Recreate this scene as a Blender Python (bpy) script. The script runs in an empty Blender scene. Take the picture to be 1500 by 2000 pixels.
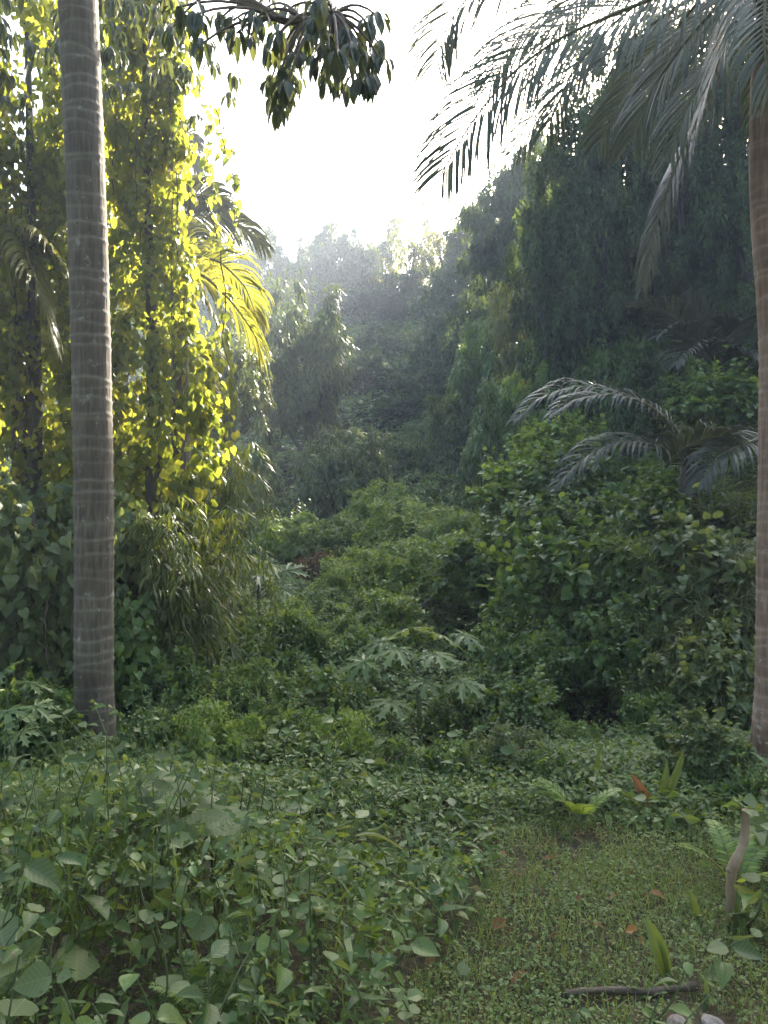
import bpy, math, random
import numpy as np
from mathutils import Vector, Matrix

# ------------------------------------------------------------------ camera, sky, sun, exposure
SC = bpy.context.scene
COL = SC.collection
K = 0.000666                      # tangent of the view angle per photograph pixel
CAMZ = 1.6
SUN_AZ, SUN_EL = math.radians(25), math.radians(31)

cam = bpy.data.cameras.new('camera')
cam.sensor_fit = 'VERTICAL'
cam.angle = 2 * math.atan(1000 * K)
cam.clip_start, cam.clip_end = 0.05, 600
co = bpy.data.objects.new('camera', cam)
COL.objects.link(co)
co.location = (0, 0, CAMZ)
co.rotation_euler = (math.pi / 2, 0, 0)
SC.camera = co

w = bpy.data.worlds.new('World')
SC.world = w
w.use_nodes = True
sky = w.node_tree.nodes.new('ShaderNodeTexSky')
sky.sky_type = 'NISHITA'
sky.sun_disc = False
sky.sun_elevation = SUN_EL
sky.sun_rotation = SUN_AZ
sky.air_density, sky.dust_density, sky.ozone_density = 1.0, 4.0, 0.7
bg = w.node_tree.nodes['Background']
bg.inputs[1].default_value = 0.12
w.node_tree.links.new(sky.outputs[0], bg.inputs[0])

sl = bpy.data.lights.new('sun', 'SUN')
sl.energy = 5.0
sl.angle = math.radians(0.6)
sl.color = (1.0, 0.91, 0.76)
so = bpy.data.objects.new('sun', sl)
COL.objects.link(so)
sd = Vector((math.sin(SUN_AZ) * math.cos(SUN_EL), math.cos(SUN_AZ) * math.cos(SUN_EL), math.sin(SUN_EL)))
so.rotation_euler = sd.to_track_quat('Z', 'Y').to_euler()
so.location = sd * 40

vs = SC.view_settings
vs.view_transform = 'Standard'
vs.look = 'None'
vs.gamma = 1.0
vs.use_curve_mapping = False
vs.exposure = 2.8

SC.render.engine = 'CYCLES'
cy = SC.cycles
cy.use_denoising = True
cy.max_bounces = 5
cy.diffuse_bounces = 3
cy.glossy_bounces = 2
cy.transmission_bounces = 3
cy.transparent_max_bounces = 4
cy.volume_bounces = 0
cy.sample_clamp_indirect = 6.0
cy.caustics_reflective = cy.caustics_refractive = False

HAZE_DENSITY = 0.0034

# ------------------------------------------------------------------ small helpers
rng = np.random.default_rng(11)
random.seed(5)


def at(px, py, d):
    return np.array(((px - 750) * K * d, d, CAMZ + (1000 - py) * K * d))


def unit(v):
    v = np.asarray(v, float)
    return v / np.maximum(np.linalg.norm(v, axis=-1, keepdims=True), 1e-9)


def lattice(seed, n=64):
    return np.random.default_rng(seed).random((n, n))


_LAT = {}


def noise2(x, y, scale, seed=0):
    """smooth value noise, 0..1"""
    if seed not in _LAT:
        _LAT[seed] = lattice(100 + seed)
    g = _LAT[seed]
    x = np.asarray(x, float) / scale + 1000.0
    y = np.asarray(y, float) / scale + 1000.0
    xi, yi = np.floor(x).astype(int), np.floor(y).astype(int)
    fx, fy = x - xi, y - yi
    fx, fy = fx * fx * (3 - 2 * fx), fy * fy * (3 - 2 * fy)
    n = 64
    a = g[xi % n, yi % n]; b = g[(xi + 1) % n, yi % n]
    c = g[xi % n, (yi + 1) % n]; d = g[(xi + 1) % n, (yi + 1) % n]
    return (a * (1 - fx) + b * fx) * (1 - fy) + (c * (1 - fx) + d * fx) * fy


# dark hollows and the gully: x, y, half width, half depth, how deep
HOLLOWS = ((.35, 6.0, .75, .45, .45), (1.15, 8.7, .5, .6, .7), (1.75, 6.6, .5, .5, .7))


def in_hollow(x, y):
    return sum(np.exp(-((x - hx) ** 2 / rx ** 2 + (y - hy) ** 2 / ry ** 2)) for hx, hy, rx, ry, dp in HOLLOWS) > .4


def ground_z(x, y):
    x = np.asarray(x, float); y = np.asarray(y, float)
    base = np.interp(y, [-130, 0, 4.8, 6.4, 8.0, 12, 20, 24, 30, 40, 50, 62, 80, 140],
                     [0, 0, 0, -.35, -.35, -.1, .6, 2.4, 6.0, 11.0, 15.5, 18.5, 19, 18])
    x0 = 0.9 + 0.085 * y
    side = np.clip((x - x0), 0, 40) * np.clip((y - 4.8) / 6.0, 0, 1) * 0.95
    side = 17 * (1 - np.exp(-side / 17)) * np.interp(y, [0, 25, 50], [1, 1, .45])
    left = np.clip(-x - 4.0 - .1 * y, 0, 40) * np.clip((y - 8) / 8.0, 0, 1) * 0.35
    bump = (noise2(x, y, 2.6, 1) - .5) * .35 * np.clip((y - 5) / 5, 0, 1) + (noise2(x, y, .6, 2) - .5) * .05
    pits = sum(dp * np.exp(-((x - hx) ** 2 / rx ** 2 + (y - hy) ** 2 / ry ** 2)) for hx, hy, rx, ry, dp in HOLLOWS)
    return base + side + left + bump - pits


def link(o, parent=None):
    COL.objects.link(o)
    if parent is not None:
        o.parent = parent
    return o


def empty(name, loc, rz=0.0):
    o = bpy.data.objects.new(name, None)
    o.empty_display_size = 0.1
    o.location = Vector(loc)
    o.rotation_euler = (0, 0, rz)
    return link(o)


def tag(o, label, cat, group=None, kind=None):
    o['label'] = label
    if cat:
        o['category'] = cat
    if group:
        o['group'] = group
    if kind:
        o['kind'] = kind
    return o


class Acc:
    """collects triangles / quads, then becomes one mesh"""

    def __init__(self):
        self.v, self.f, self.n = [], [], 0
        self.attr = []

    def add(self, verts, faces, mat=0, attr=None):
        verts = np.asarray(verts, np.float32).reshape(-1, 3)
        faces = np.asarray(faces, np.int64)
        self.v.append(verts)
        self.f.append((faces + self.n, mat))
        self.attr.append(np.zeros(len(verts), np.float32) if attr is None else np.asarray(attr, np.float32))
        self.n += len(verts)

    def leaves(self, tmpl, P, D, N, S, W=1.0, mat=0):
        T, F = tmpl
        P = np.asarray(P, float); n = len(P)
        if n == 0:
            return
        D = unit(D)
        X = unit(np.cross(D, N))
        Z = np.cross(X, D)
        S = np.broadcast_to(np.asarray(S, float), (n,))
        W = np.broadcast_to(np.asarray(W, float), (n,))
        V = (P[:, None, :] + S[:, None, None] * (T[None, :, 0:1] * W[:, None, None] * X[:, None, :]
             + T[None, :, 1:2] * D[:, None, :] + T[None, :, 2:3] * Z[:, None, :]))
        m = len(T)
        Fa = (F[None, :, :] + (np.arange(n) * m)[:, None, None]).reshape(-1, F.shape[1])
        self.add(V.reshape(-1, 3), Fa, mat)

    def tube(self, pts, rad, sides=7, mat=0, cap=True):
        pts = np.asarray(pts, float)
        n = len(pts)
        rad = np.broadcast_to(np.asarray(rad, float), (n,))
        T = unit(np.gradient(pts, axis=0))
        ref = np.array((0.31, 0.17, 0.93)) if abs(T[0][2]) < .9 else np.array((1.0, .12, 0))
        A = unit(np.cross(T, ref)); B = np.cross(T, A)
        th = np.linspace(0, 2 * np.pi, sides, endpoint=False)
        ring = np.cos(th)[None, :, None] * A[:, None, :] + np.sin(th)[None, :, None] * B[:, None, :]
        V = pts[:, None, :] + ring * rad[:, None, None]
        i = np.arange(n - 1)[:, None] * sides
        j = np.arange(sides)[None, :]
        jn = (j + 1) % sides
        F = np.stack([i + j, i + jn, i + sides + jn, i + sides + j], -1).reshape(-1, 4)
        V = V.reshape(-1, 3)
        self.add(V, F, mat)
        if cap:
            self.add(np.vstack([V[-sides:], pts[-1:] + T[-1] * rad[-1] * .3]),
                     [[k, (k + 1) % sides, sides] for k in range(sides)], mat)

    def mesh(self, name, mats, smooth=False, attr=None):
        me = bpy.data.meshes.new(name)
        V = np.concatenate(self.v).astype(np.float32)
        me.vertices.add(len(V))
        me.vertices.foreach_set('co', V.ravel())
        loops, starts, mi, pos = [], [], [], 0
        for F, m in self.f:
            k = F.shape[1]
            loops.append(F.ravel())
            starts.append(pos + np.arange(len(F)) * k)
            pos += F.size
            mi.append(np.full(len(F), m, np.int32))
        loops = np.concatenate(loops).astype(np.int32)
        starts = np.concatenate(starts).astype(np.int32)
        mi = np.concatenate(mi)
        me.loops.add(len(loops))
        me.loops.foreach_set('vertex_index', loops)
        me.polygons.add(len(starts))
        me.polygons.foreach_set('loop_start', starts)
        me.polygons.foreach_set('material_index', mi)
        me.polygons.foreach_set('use_smooth', np.full(len(starts), smooth))
        for m in (mats if isinstance(mats, (list, tuple)) else [mats]):
            me.materials.append(m)
        if attr:
            a = me.attributes.new(attr, 'FLOAT', 'POINT')
            a.data.foreach_set('value', np.concatenate(self.attr))
        me.update(calc_edges=True)
        return me

    def obj(self, name, mats, parent=None, smooth=False, attr=None, kind=None):
        o = bpy.data.objects.new(name, self.mesh(name, mats, smooth, attr))
        if kind:
            o['kind'] = kind
        return link(o, parent)


# ------------------------------------------------------------------ leaf outlines (x across, y along, z out of the blade)
def tm(v, f):
    return np.array(v, float), np.array(f, int)


KITE = tm([(0, 0, 0), (.5, .42, .09), (0, 1, -.1), (-.5, .42, .09)], [(0, 1, 2), (0, 2, 3)])
OVAL = tm([(0, 0, 0), (0, .33, 0), (0, .68, -.03), (0, 1, -.16), (.46, .3, .08), (.37, .66, .03), (-.46, .3, .08), (-.37, .66, .03)],
          [(0, 4, 1), (1, 4, 5), (1, 5, 2), (2, 5, 3), (0, 1, 6), (1, 7, 6), (1, 2, 7), (2, 3, 7)])
HEART = tm([(0, .05, 0), (0, .45, .0), (0, 1, -.2), (.27, -.12, .02), (.52, .12, .07), (.42, .5, .05), (-.27, -.12, .02), (-.52, .12, .07), (-.42, .5, .05)],
           [(0, 3, 4), (0, 4, 1), (1, 4, 5), (1, 5, 2), (0, 7, 6), (0, 1, 7), (1, 8, 7), (1, 2, 8)])
BLADE = tm([(0, 0, 0), (.5, .25, 0), (-.5, .25, 0), (.42, .62, -.07), (-.42, .62, -.07), (0, 1, -.24)],
           [(0, 1, 2), (2, 1, 3), (2, 3, 4), (4, 3, 5)])


def rand_dirs(n, r=rng):
    return unit(r.normal(size=(n, 3)))


# ------------------------------------------------------------------ materials
def nt_mat(name):
    m = bpy.data.materials.new(name)
    m.use_nodes = True
    nt = m.node_tree
    b = nt.nodes['Principled BSDF']
    out = nt.nodes['Material Output']
    return m, nt, b, out


def nn(nt, kind, **kw):
    n = nt.nodes.new(kind)
    for k, v in kw.items():
        setattr(n, k, v)
    return n


def ramp(nt, fac, stops):
    r = nn(nt, 'ShaderNodeValToRGB')
    el = r.color_ramp.elements
    while len(el) < len(stops):
        el.new(.5)
    for e, (p, c) in zip(el, stops):
        e.position = p
        e.color = (*c, 1) if len(c) == 3 else c
    nt.links.new(fac, r.inputs[0])
    return r.outputs[0]


def math_n(nt, op, a, b=None):
    n = nn(nt, 'ShaderNodeMath', operation=op)
    for i, v in enumerate((a, b)):
        if v is None:
            continue
        if isinstance(v, (int, float)):
            n.inputs[i].default_value = v
        else:
            nt.links.new(v, n.inputs[i])
    return n.outputs[0]


def leaf_mat(name, dark, mid, light, trans=.35, rough=.42, spec=.4, dry=None, veins=False, patch=2.0):
    dark, mid, light = [(c_[0] * 1.15, c_[1], c_[2]) for c_ in (dark, mid, light)]
    m, nt, b, out = nt_mat(name)
    geo = nn(nt, 'ShaderNodeNewGeometry')
    oi = nn(nt, 'ShaderNodeObjectInfo')
    tc = nn(nt, 'ShaderNodeTexCoord')
    no = nn(nt, 'ShaderNodeTexNoise')
    no.inputs['Scale'].default_value = patch
    nt.links.new(geo.outputs['Position'], no.inputs['Vector'])
    r0 = math_n(nt, 'FRACT', math_n(nt, 'ADD', geo.outputs['Random Per Island'], oi.outputs['Random']))
    f = math_n(nt, 'ADD', math_n(nt, 'MULTIPLY', r0, .62), math_n(nt, 'MULTIPLY', no.outputs['Fac'], .42))
    stops = [(.12, dark), (.5, mid), (.92, light)]
    if dry:
        stops += [(.985, dry)]
    colr = ramp(nt, f, stops)
    if veins:
        sp = nn(nt, 'ShaderNodeSeparateXYZ')
        nt.links.new(tc.outputs['Object'], sp.inputs[0])
        ax = math_n(nt, 'ABSOLUTE', sp.outputs[0])
        ph = math_n(nt, 'MULTIPLY', math_n(nt, 'SUBTRACT', sp.outputs[1], math_n(nt, 'MULTIPLY', ax, .75)), 46.0)
        sv = math_n(nt, 'POWER', math_n(nt, 'ADD', math_n(nt, 'MULTIPLY', math_n(nt, 'SINE', ph), .5), .5), 7.0)
        rib = math_n(nt, 'LESS_THAN', ax, .012)
        vein = math_n(nt, 'MAXIMUM', math_n(nt, 'MULTIPLY', sv, .55), rib)
        mx = nn(nt, 'ShaderNodeMix', data_type='RGBA')
        nt.links.new(math_n(nt, 'MULTIPLY', vein, .32), mx.inputs['Factor'])
        nt.links.new(colr, mx.inputs[6])
        mx.inputs[7].default_value = (light[0] * 1.7, light[1] * 1.5, light[2] * 1.5, 1)
        colr = mx.outputs[2]
        bp = nn(nt, 'ShaderNodeBump')
        bp.inputs['Strength'].default_value = .3
        bp.inputs['Distance'].default_value = .003
        bp.invert = True
        nt.links.new(vein, bp.inputs['Height'])
        nt.links.new(bp.outputs[0], b.inputs['Normal'])
        # insect holes and brown specks
        n2 = nn(nt, 'ShaderNodeTexNoise')
        n2.inputs['Scale'].default_value = 9
        nt.links.new(geo.outputs['Position'], n2.inputs['Vector'])
        n2.inputs['Scale'].default_value = 55
        mx2 = nn(nt, 'ShaderNodeMix', data_type='RGBA')
        nt.links.new(math_n(nt, 'MULTIPLY', math_n(nt, 'GREATER_THAN', n2.outputs['Fac'], .70), .8), mx2.inputs['Factor'])
        nt.links.new(colr, mx2.inputs[6])
        mx2.inputs[7].default_value = (.09, .06, .025, 1)
        colr = mx2.outputs[2]
    nt.links.new(colr, b.inputs['Base Color'])
    b.inputs['Roughness'].default_value = rough
    b.inputs['Specular IOR Level'].default_value = spec
    tr = nn(nt, 'ShaderNodeBsdfTranslucent')
    hs = nn(nt, 'ShaderNodeMix', data_type='RGBA', blend_type='MULTIPLY')
    hs.inputs['Factor'].default_value = 1
    nt.links.new(colr, hs.inputs[6])
    hs.inputs[7].default_value = (2.5, 2.0, 1.0, 1)
    nt.links.new(hs.outputs[2], tr.inputs['Color'])
    mix = nn(nt, 'ShaderNodeMixShader')
    mix.inputs[0].default_value = trans
    nt.links.new(b.outputs[0], mix.inputs[1])
    nt.links.new(tr.outputs[0], mix.inputs[2])
    nt.links.new(mix.outputs[0], out.inputs['Surface'])
    return m


def bark_mat(name, c1, c2, c3, scale=8, bump=.4, stretch=(1, 1, .25)):
    m, nt, b, out = nt_mat(name)
    tc = nn(nt, 'ShaderNodeTexCoord')
    mp = nn(nt, 'ShaderNodeMapping')
    mp.inputs['Scale'].default_value = stretch
    nt.links.new(tc.outputs['Object'], mp.inputs[0])
    n1 = nn(nt, 'ShaderNodeTexNoise')
    n1.inputs['Scale'].default_value = scale
    n1.inputs['Detail'].default_value = 6
    n1.inputs['Roughness'].default_value = .65
    nt.links.new(mp.outputs[0], n1.inputs['Vector'])
    c = ramp(nt, n1.outputs['Fac'], [(.3, c1), (.5, c2), (.72, c3)])
    nt.links.new(c, b.inputs['Base Color'])
    b.inputs['Roughness'].default_value = .85
    bp = nn(nt, 'ShaderNodeBump')
    bp.inputs['Strength'].default_value = bump
    bp.inputs['Distance'].default_value = .02
    nt.links.new(n1.outputs['Fac'], bp.inputs['Height'])
    nt.links.new(bp.outputs[0], b.inputs['Normal'])
    return m


def palm_bark_mat(name, c_dark, c_mid, c_pale, lichen):
    """ring scars (mesh attribute 'scar') pale, fine vertical cracks, lichen blotches"""
    m, nt, b, out = nt_mat(name)
    tc = nn(nt, 'ShaderNodeTexCoord')
    mp = nn(nt, 'ShaderNodeMapping')
    mp.inputs['Scale'].default_value = (1, 1, .12)
    nt.links.new(tc.outputs['Object'], mp.inputs[0])
    fib = nn(nt, 'ShaderNodeTexNoise')
    fib.inputs['Scale'].default_value = 42
    fib.inputs['Detail'].default_value = 5
    nt.links.new(mp.outputs[0], fib.inputs['Vector'])
    bl = nn(nt, 'ShaderNodeTexNoise')
    bl.inputs['Scale'].default_value = 11
    bl.inputs['Detail'].default_value = 8
    bl.inputs['Roughness'].default_value = .7
    nt.links.new(tc.outputs['Object'], bl.inputs['Vector'])
    big = nn(nt, 'ShaderNodeTexNoise')
    big.inputs['Scale'].default_value = 2.2
    nt.links.new(tc.outputs['Object'], big.inputs['Vector'])
    base = ramp(nt, math_n(nt, 'ADD', math_n(nt, 'MULTIPLY', fib.outputs['Fac'], .6), math_n(nt, 'MULTIPLY', big.outputs['Fac'], .4)),
                [(.36, c_dark), (.52, c_mid), (.68, c_pale)])
    at_ = nn(nt, 'ShaderNodeAttribute')
    at_.attribute_name = 'scar'
    sc1 = math_n(nt, 'MULTIPLY', at_.outputs['Fac'], math_n(nt, 'ADD', bl.outputs['Fac'], .45))
    m1 = nn(nt, 'ShaderNodeMix', data_type='RGBA')
    nt.links.new(sc1, m1.inputs['Factor'])
    nt.links.new(base, m1.inputs[6])
    m1.inputs[7].default_value = (c_pale[0] * 1.3, c_pale[1] * 1.3, c_pale[2] * 1.3, 1)
    m2 = nn(nt, 'ShaderNodeMix', data_type='RGBA')
    lf = ramp(nt, bl.outputs['Fac'], [(.6, (0, 0, 0)), (.68, (1, 1, 1))])
    nt.links.new(math_n(nt, 'MULTIPLY', lf, .75), m2.inputs['Factor'])
    nt.links.new(m1.outputs[2], m2.inputs[6])
    m2.inputs[7].default_value = (*lichen, 1)
    nt.links.new(m2.outputs[2], b.inputs['Base Color'])
    b.inputs['Roughness'].default_value = .88
    bp = nn(nt, 'ShaderNodeBump')
    bp.inputs['Strength'].default_value = .55
    bp.inputs['Distance'].default_value = .012
    nt.links.new(math_n(nt, 'ADD', fib.outputs['Fac'], bl.outputs['Fac']), bp.inputs['Height'])
    nt.links.new(bp.outputs[0], b.inputs['Normal'])
    return m


M = {}
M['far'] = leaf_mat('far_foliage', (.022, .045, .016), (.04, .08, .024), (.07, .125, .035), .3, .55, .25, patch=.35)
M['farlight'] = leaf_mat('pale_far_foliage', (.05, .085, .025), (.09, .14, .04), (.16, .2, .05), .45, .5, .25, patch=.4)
M['vine'] = leaf_mat('heart_leaf_vine', (.055, .1, .02), (.11, .175, .03), (.185, .235, .038), .62, .42, .35, dry=(.22, .13, .04), patch=.9)
M['bush'] = leaf_mat('bush_foliage', (.034, .08, .021), (.065, .14, .034), (.115, .205, .05), .35, .42, .4, patch=1.1)
M['bushlight'] = leaf_mat('bright_skylit_foliage', (.065, .14, .026), (.115, .22, .046), (.19, .3, .07), .38, .42, .4, patch=1.0)  # lighter than bush_foliage: skylight on the valley mounds put into the colour
M['bushgrey'] = leaf_mat('grey_green_foliage', (.04, .078, .026), (.072, .125, .044), (.12, .18, .07), .32, .45, .35, patch=1.0)
M['bamboo'] = leaf_mat('bamboo_leaf', (.03, .06, .016), (.06, .105, .028), (.11, .16, .045), .38, .42, .4, dry=(.2, .14, .06), patch=1.3)
M['palmleaf'] = leaf_mat('palm_leaflet', (.028, .046, .02), (.048, .072, .03), (.078, .105, .045), .13, .42, .35, patch=1.0)
M['darkpalm'] = leaf_mat('dark_palm_leaflet', (.022, .036, .022), (.036, .054, .032), (.06, .08, .046), .18, .45, .35, patch=1.0)
M['litpalm'] = leaf_mat('sunlit_coconut_leaflet', (.07, .11, .025), (.11, .16, .035), (.17, .2, .05), .45, .4, .4, dry=(.25, .18, .08), patch=1.0)  # brighter than palm_leaflet: sunlight on the left fronds put into the colour
M['drypalm'] = leaf_mat('dry_palm_leaflet', (.035, .032, .026), (.055, .05, .04), (.085, .075, .06), .12, .7, .2, patch=1.5)
M['overhang'] = leaf_mat('drooping_tree_leaf', (.022, .045, .022), (.04, .07, .03), (.07, .1, .04), .3, .38, .45, dry=(.16, .09, .03), patch=1.5)
M['weed'] = leaf_mat('weed_leaf', (.035, .085, .025), (.07, .14, .04), (.115, .2, .055), .32, .42, .4, veins=True, patch=2.5)
M['weedgrey'] = leaf_mat('dull_weed_leaf', (.04, .08, .03), (.07, .125, .046), (.12, .18, .075), .3, .5, .3, veins=True, patch=2.5)
M['under'] = leaf_mat('undergrowth_leaf', (.04, .092, .022), (.075, .15, .038), (.13, .215, .056), .35, .42, .4, dry=(.16, .1, .045), patch=1.4)
M['herb'] = leaf_mat('clearing_herb', (.06, .125, .036), (.11, .2, .065), (.18, .265, .11), .35, .5, .3, dry=(.24, .18, .11), patch=3.0)
M['grass'] = leaf_mat('grass_blade', (.06, .12, .036), (.1, .18, .06), (.165, .245, .1), .3, .5, .3, dry=(.34, .27, .17), patch=3.0)
M['straw'] = leaf_mat('straw', (.14, .1, .06), (.22, .16, .1), (.32, .25, .16), .2, .8, .15, patch=4.0)
M['papaya'] = leaf_mat('papaya_leaf', (.06, .12, .04), (.1, .175, .06), (.145, .225, .09), .34, .42, .4, patch=2.0)
M['seedling'] = leaf_mat('seedling_leaf', (.05, .1, .02), (.085, .15, .03), (.12, .19, .045), .35, .4, .45, patch=3.0)
M['redleaf'] = leaf_mat('reddish_seedling_leaf', (.1, .06, .032), (.15, .088, .045), (.2, .13, .07), .3, .5, .3, patch=6.0)
M['dead'] = leaf_mat('dead_leaf', (.1, .06, .03), (.17, .1, .05), (.26, .17, .09), .2, .75, .2, patch=9.0)
M['orange'] = leaf_mat('orange_leaf', (.22, .11, .03), (.3, .16, .04), (.36, .22, .06), .2, .5, .3, patch=9.0)
M['deadbush'] = leaf_mat('withered_foliage', (.05, .04, .024), (.085, .065, .038), (.12, .095, .055), .25, .7, .2, patch=1.0)
M['bark'] = bark_mat('tree_bark', (.03, .025, .02), (.055, .047, .037), (.1, .088, .07))
M['stem'] = bark_mat('green_stem', (.05, .07, .025), (.08, .11, .04), (.12, .14, .06), 14, .2)
M['twig'] = bark_mat('twig', (.05, .035, .022), (.09, .065, .04), (.14, .11, .075), 20, .3)
M['rachis'] = bark_mat('frond_rachis', (.07, .075, .03), (.11, .11, .05), (.17, .15, .08), 20, .2)
M['palmbark'] = palm_bark_mat('palm_bark', (.055, .043, .03), (.095, .077, .055), (.165, .142, .108), (.3, .29, .245))
M['redbark'] = palm_bark_mat('reddish_palm_bark', (.12, .07, .045), (.2, .125, .085), (.29, .21, .155), (.46, .43, .38))
M['stick'] = bark_mat('pruned_stem_bark', (.17, .115, .068), (.27, .19, .12), (.36, .285, .2), 16, .6)
M['log'] = bark_mat('weathered_log', (.05, .036, .025), (.1, .078, .055), (.2, .165, .125), 22, .8, (.25, 1, 1))
M['stone'] = bark_mat('pale_stone', (.14, .115, .095), (.27, .23, .205), (.42, .38, .35), 28, .8, (1, 1, 1))


def soil():
    m, nt, b, out = nt_mat('forest_soil')
    geo = nn(nt, 'ShaderNodeNewGeometry')
    n1 = nn(nt, 'ShaderNodeTexNoise'); n1.inputs['Scale'].default_value = 1.3; n1.inputs['Detail'].default_value = 8
    n2 = nn(nt, 'ShaderNodeTexNoise'); n2.inputs['Scale'].default_value = 38; n2.inputs['Detail'].default_value = 6
    for n in (n1, n2):
        nt.links.new(geo.outputs['Position'], n.inputs['Vector'])
    f = math_n(nt, 'ADD', math_n(nt, 'MULTIPLY', n1.outputs['Fac'], .5), math_n(nt, 'MULTIPLY', n2.outputs['Fac'], .5))
    c = ramp(nt, f, [(.35, (.028, .024, .014)), (.47, (.05, .05, .026)), (.56, (.085, .07, .042)), (.68, (.13, .1, .068))])
    nt.links.new(c, b.inputs['Base Color'])
    b.inputs['Roughness'].default_value = .95
    b.inputs['Specular IOR Level'].default_value = .15
    bp = nn(nt, 'ShaderNodeBump'); bp.inputs['Strength'].default_value = .8; bp.inputs['Distance'].default_value = .03
    nt.links.new(n2.outputs['Fac'], bp.inputs['Height'])
    nt.links.new(bp.outputs[0], b.inputs['Normal'])
    return m


M['soil'] = soil()

# ------------------------------------------------------------------ the ground
xs = np.concatenate([np.linspace(-110, -14, 33)[:-1], np.linspace(-14, 16, 151), np.linspace(16, 110, 33)[1:]])
ys = np.concatenate([np.linspace(-110, -4, 25)[:-1], np.linspace(-4, 30, 171), np.linspace(30, 60, 41)[1:], np.linspace(60, 130, 21)[1:]])
gx, gy = np.meshgrid(xs, ys)
gz = ground_z(gx, gy)
a = Acc()
nx, ny = len(xs), len(ys)
ii = (np.arange(ny - 1)[:, None] * nx + np.arange(nx - 1)[None, :]).ravel()
a.add(np.stack([gx, gy, gz], -1).reshape(-1, 3), np.stack([ii, ii + 1, ii + nx + 1, ii + nx], -1))
g = a.obj('ground', M['soil'], smooth=True)
tag(g, 'brown soil of the clearing and the overgrown valley slopes', None, kind='structure')


def gz1(x, y):
    return float(ground_z(x, y))


# ------------------------------------------------------------------ foliage generators
def clump_crown(acc, tmpl, center, radii, nclump, per, leaf, width, r, mat=0, droop=.4, rc=.34, fill=.45, bottom=-.75):
    """leaves on many small clumps inside an uneven ellipsoid; returns the clump centres"""
    center = np.asarray(center, float); radii = np.asarray(radii, float)
    C = []
    while len(C) < nclump:
        v = unit(r.normal(size=3))
        if v[2] < bottom:
            continue
        C.append(v * (fill + (1 - fill) * r.random() ** .6) * (.8 + .4 * r.random()))
    C = np.array(C)
    per_i = (per * (.5 + r.random(nclump))).astype(int)
    idx = np.repeat(np.arange(nclump), per_i)
    n = len(idx)
    rcl = rc * (.55 + .8 * r.random(nclump))
    v = unit(r.normal(size=(n, 3)) + np.array((0, 0, .35)) + C[idx] * .7)
    rad = rcl[idx] * r.random(n) ** .45
    P = center + (C[idx] + v * rad[:, None] * np.array((1, 1, .8))) * radii
    D = unit(v * .7 + rand_dirs(n, r) * .7 + np.array((0, 0, -droop)))
    N = unit(v * .5 + rand_dirs(n, r) * .45 + np.array((0, 0, .8)))
    S = leaf * (.6 + .8 * r.random(n))
    acc.leaves(tmpl, P, D, N, S, width * (.8 + .4 * r.random(n)), mat)
    return center + C * radii


def drooping_sprays(acc, C, n_per, length, leaf, width, r, mat=0, tmpl=BLADE, spread=.5):
    """bamboo-like twigs that hang from the points C with narrow leaves on both sides"""
    C = np.asarray(C, float)
    idx = np.repeat(np.arange(len(C)), n_per)
    n = len(idx)
    th = r.random(n) * 2 * np.pi
    out = np.stack([np.cos(th), np.sin(th), np.zeros(n)], -1)
    t = r.random(n)
    L = length * (.6 + .6 * r.random(len(C)))[idx]
    d0 = unit(rand_dirs(len(C), r) * np.array((1, 1, .25)))[idx]
    P = C[idx] + d0 * (L * t * spread)[:, None] + np.stack([0 * t, 0 * t, -L * t * t * .9], -1) + out * .03
    D = unit(out * .55 + d0 * .4 + np.array((0, 0, -.65)) + rand_dirs(n, r) * .25)
    N = unit(out * .4 + np.array((0, 0, .8)) + rand_dirs(n, r) * .4)
    acc.leaves(tmpl, P, D, N, leaf * (.6 + .7 * r.random(n)), width, mat)


def branchy_trunk(base, top, r0, r1, targets, r, mat, parent, wob=.25, sides=7, name='trunk', branch_mat=None):
    a = Acc()
    base, top = np.asarray(base, float), np.asarray(top, float)
    n = 9
    t = np.linspace(0, 1, n)[:, None]
    L = np.linalg.norm(top - base)
    pts = base + (top - base) * t + np.cumsum(r.normal(size=(n, 3)) * .02 * L * wob, 0) * np.array((1, 1, .2)) * (t > 0)
    rad = r0 + (r1 - r0) * t[:, 0]
    rad[0] *= 1.35
    a.tube(pts, rad, sides)
    for T in targets:
        k = r.integers(n // 2, n)
        s = pts[k]
        mid = (s + T) / 2 + np.array((0, 0, .08)) * L * .3 * r.random() + r.normal(size=3) * .03 * L * .3
        q = np.linspace(0, 1, 6)[:, None]
        cur = s * (1 - q) ** 2 + 2 * mid * q * (1 - q) + np.asarray(T) * q ** 2
        a.tube(cur, np.linspace(rad[k] * .55, r1 * .18, 6), 5)
    return a.obj(name, mat, parent, smooth=True)


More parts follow.
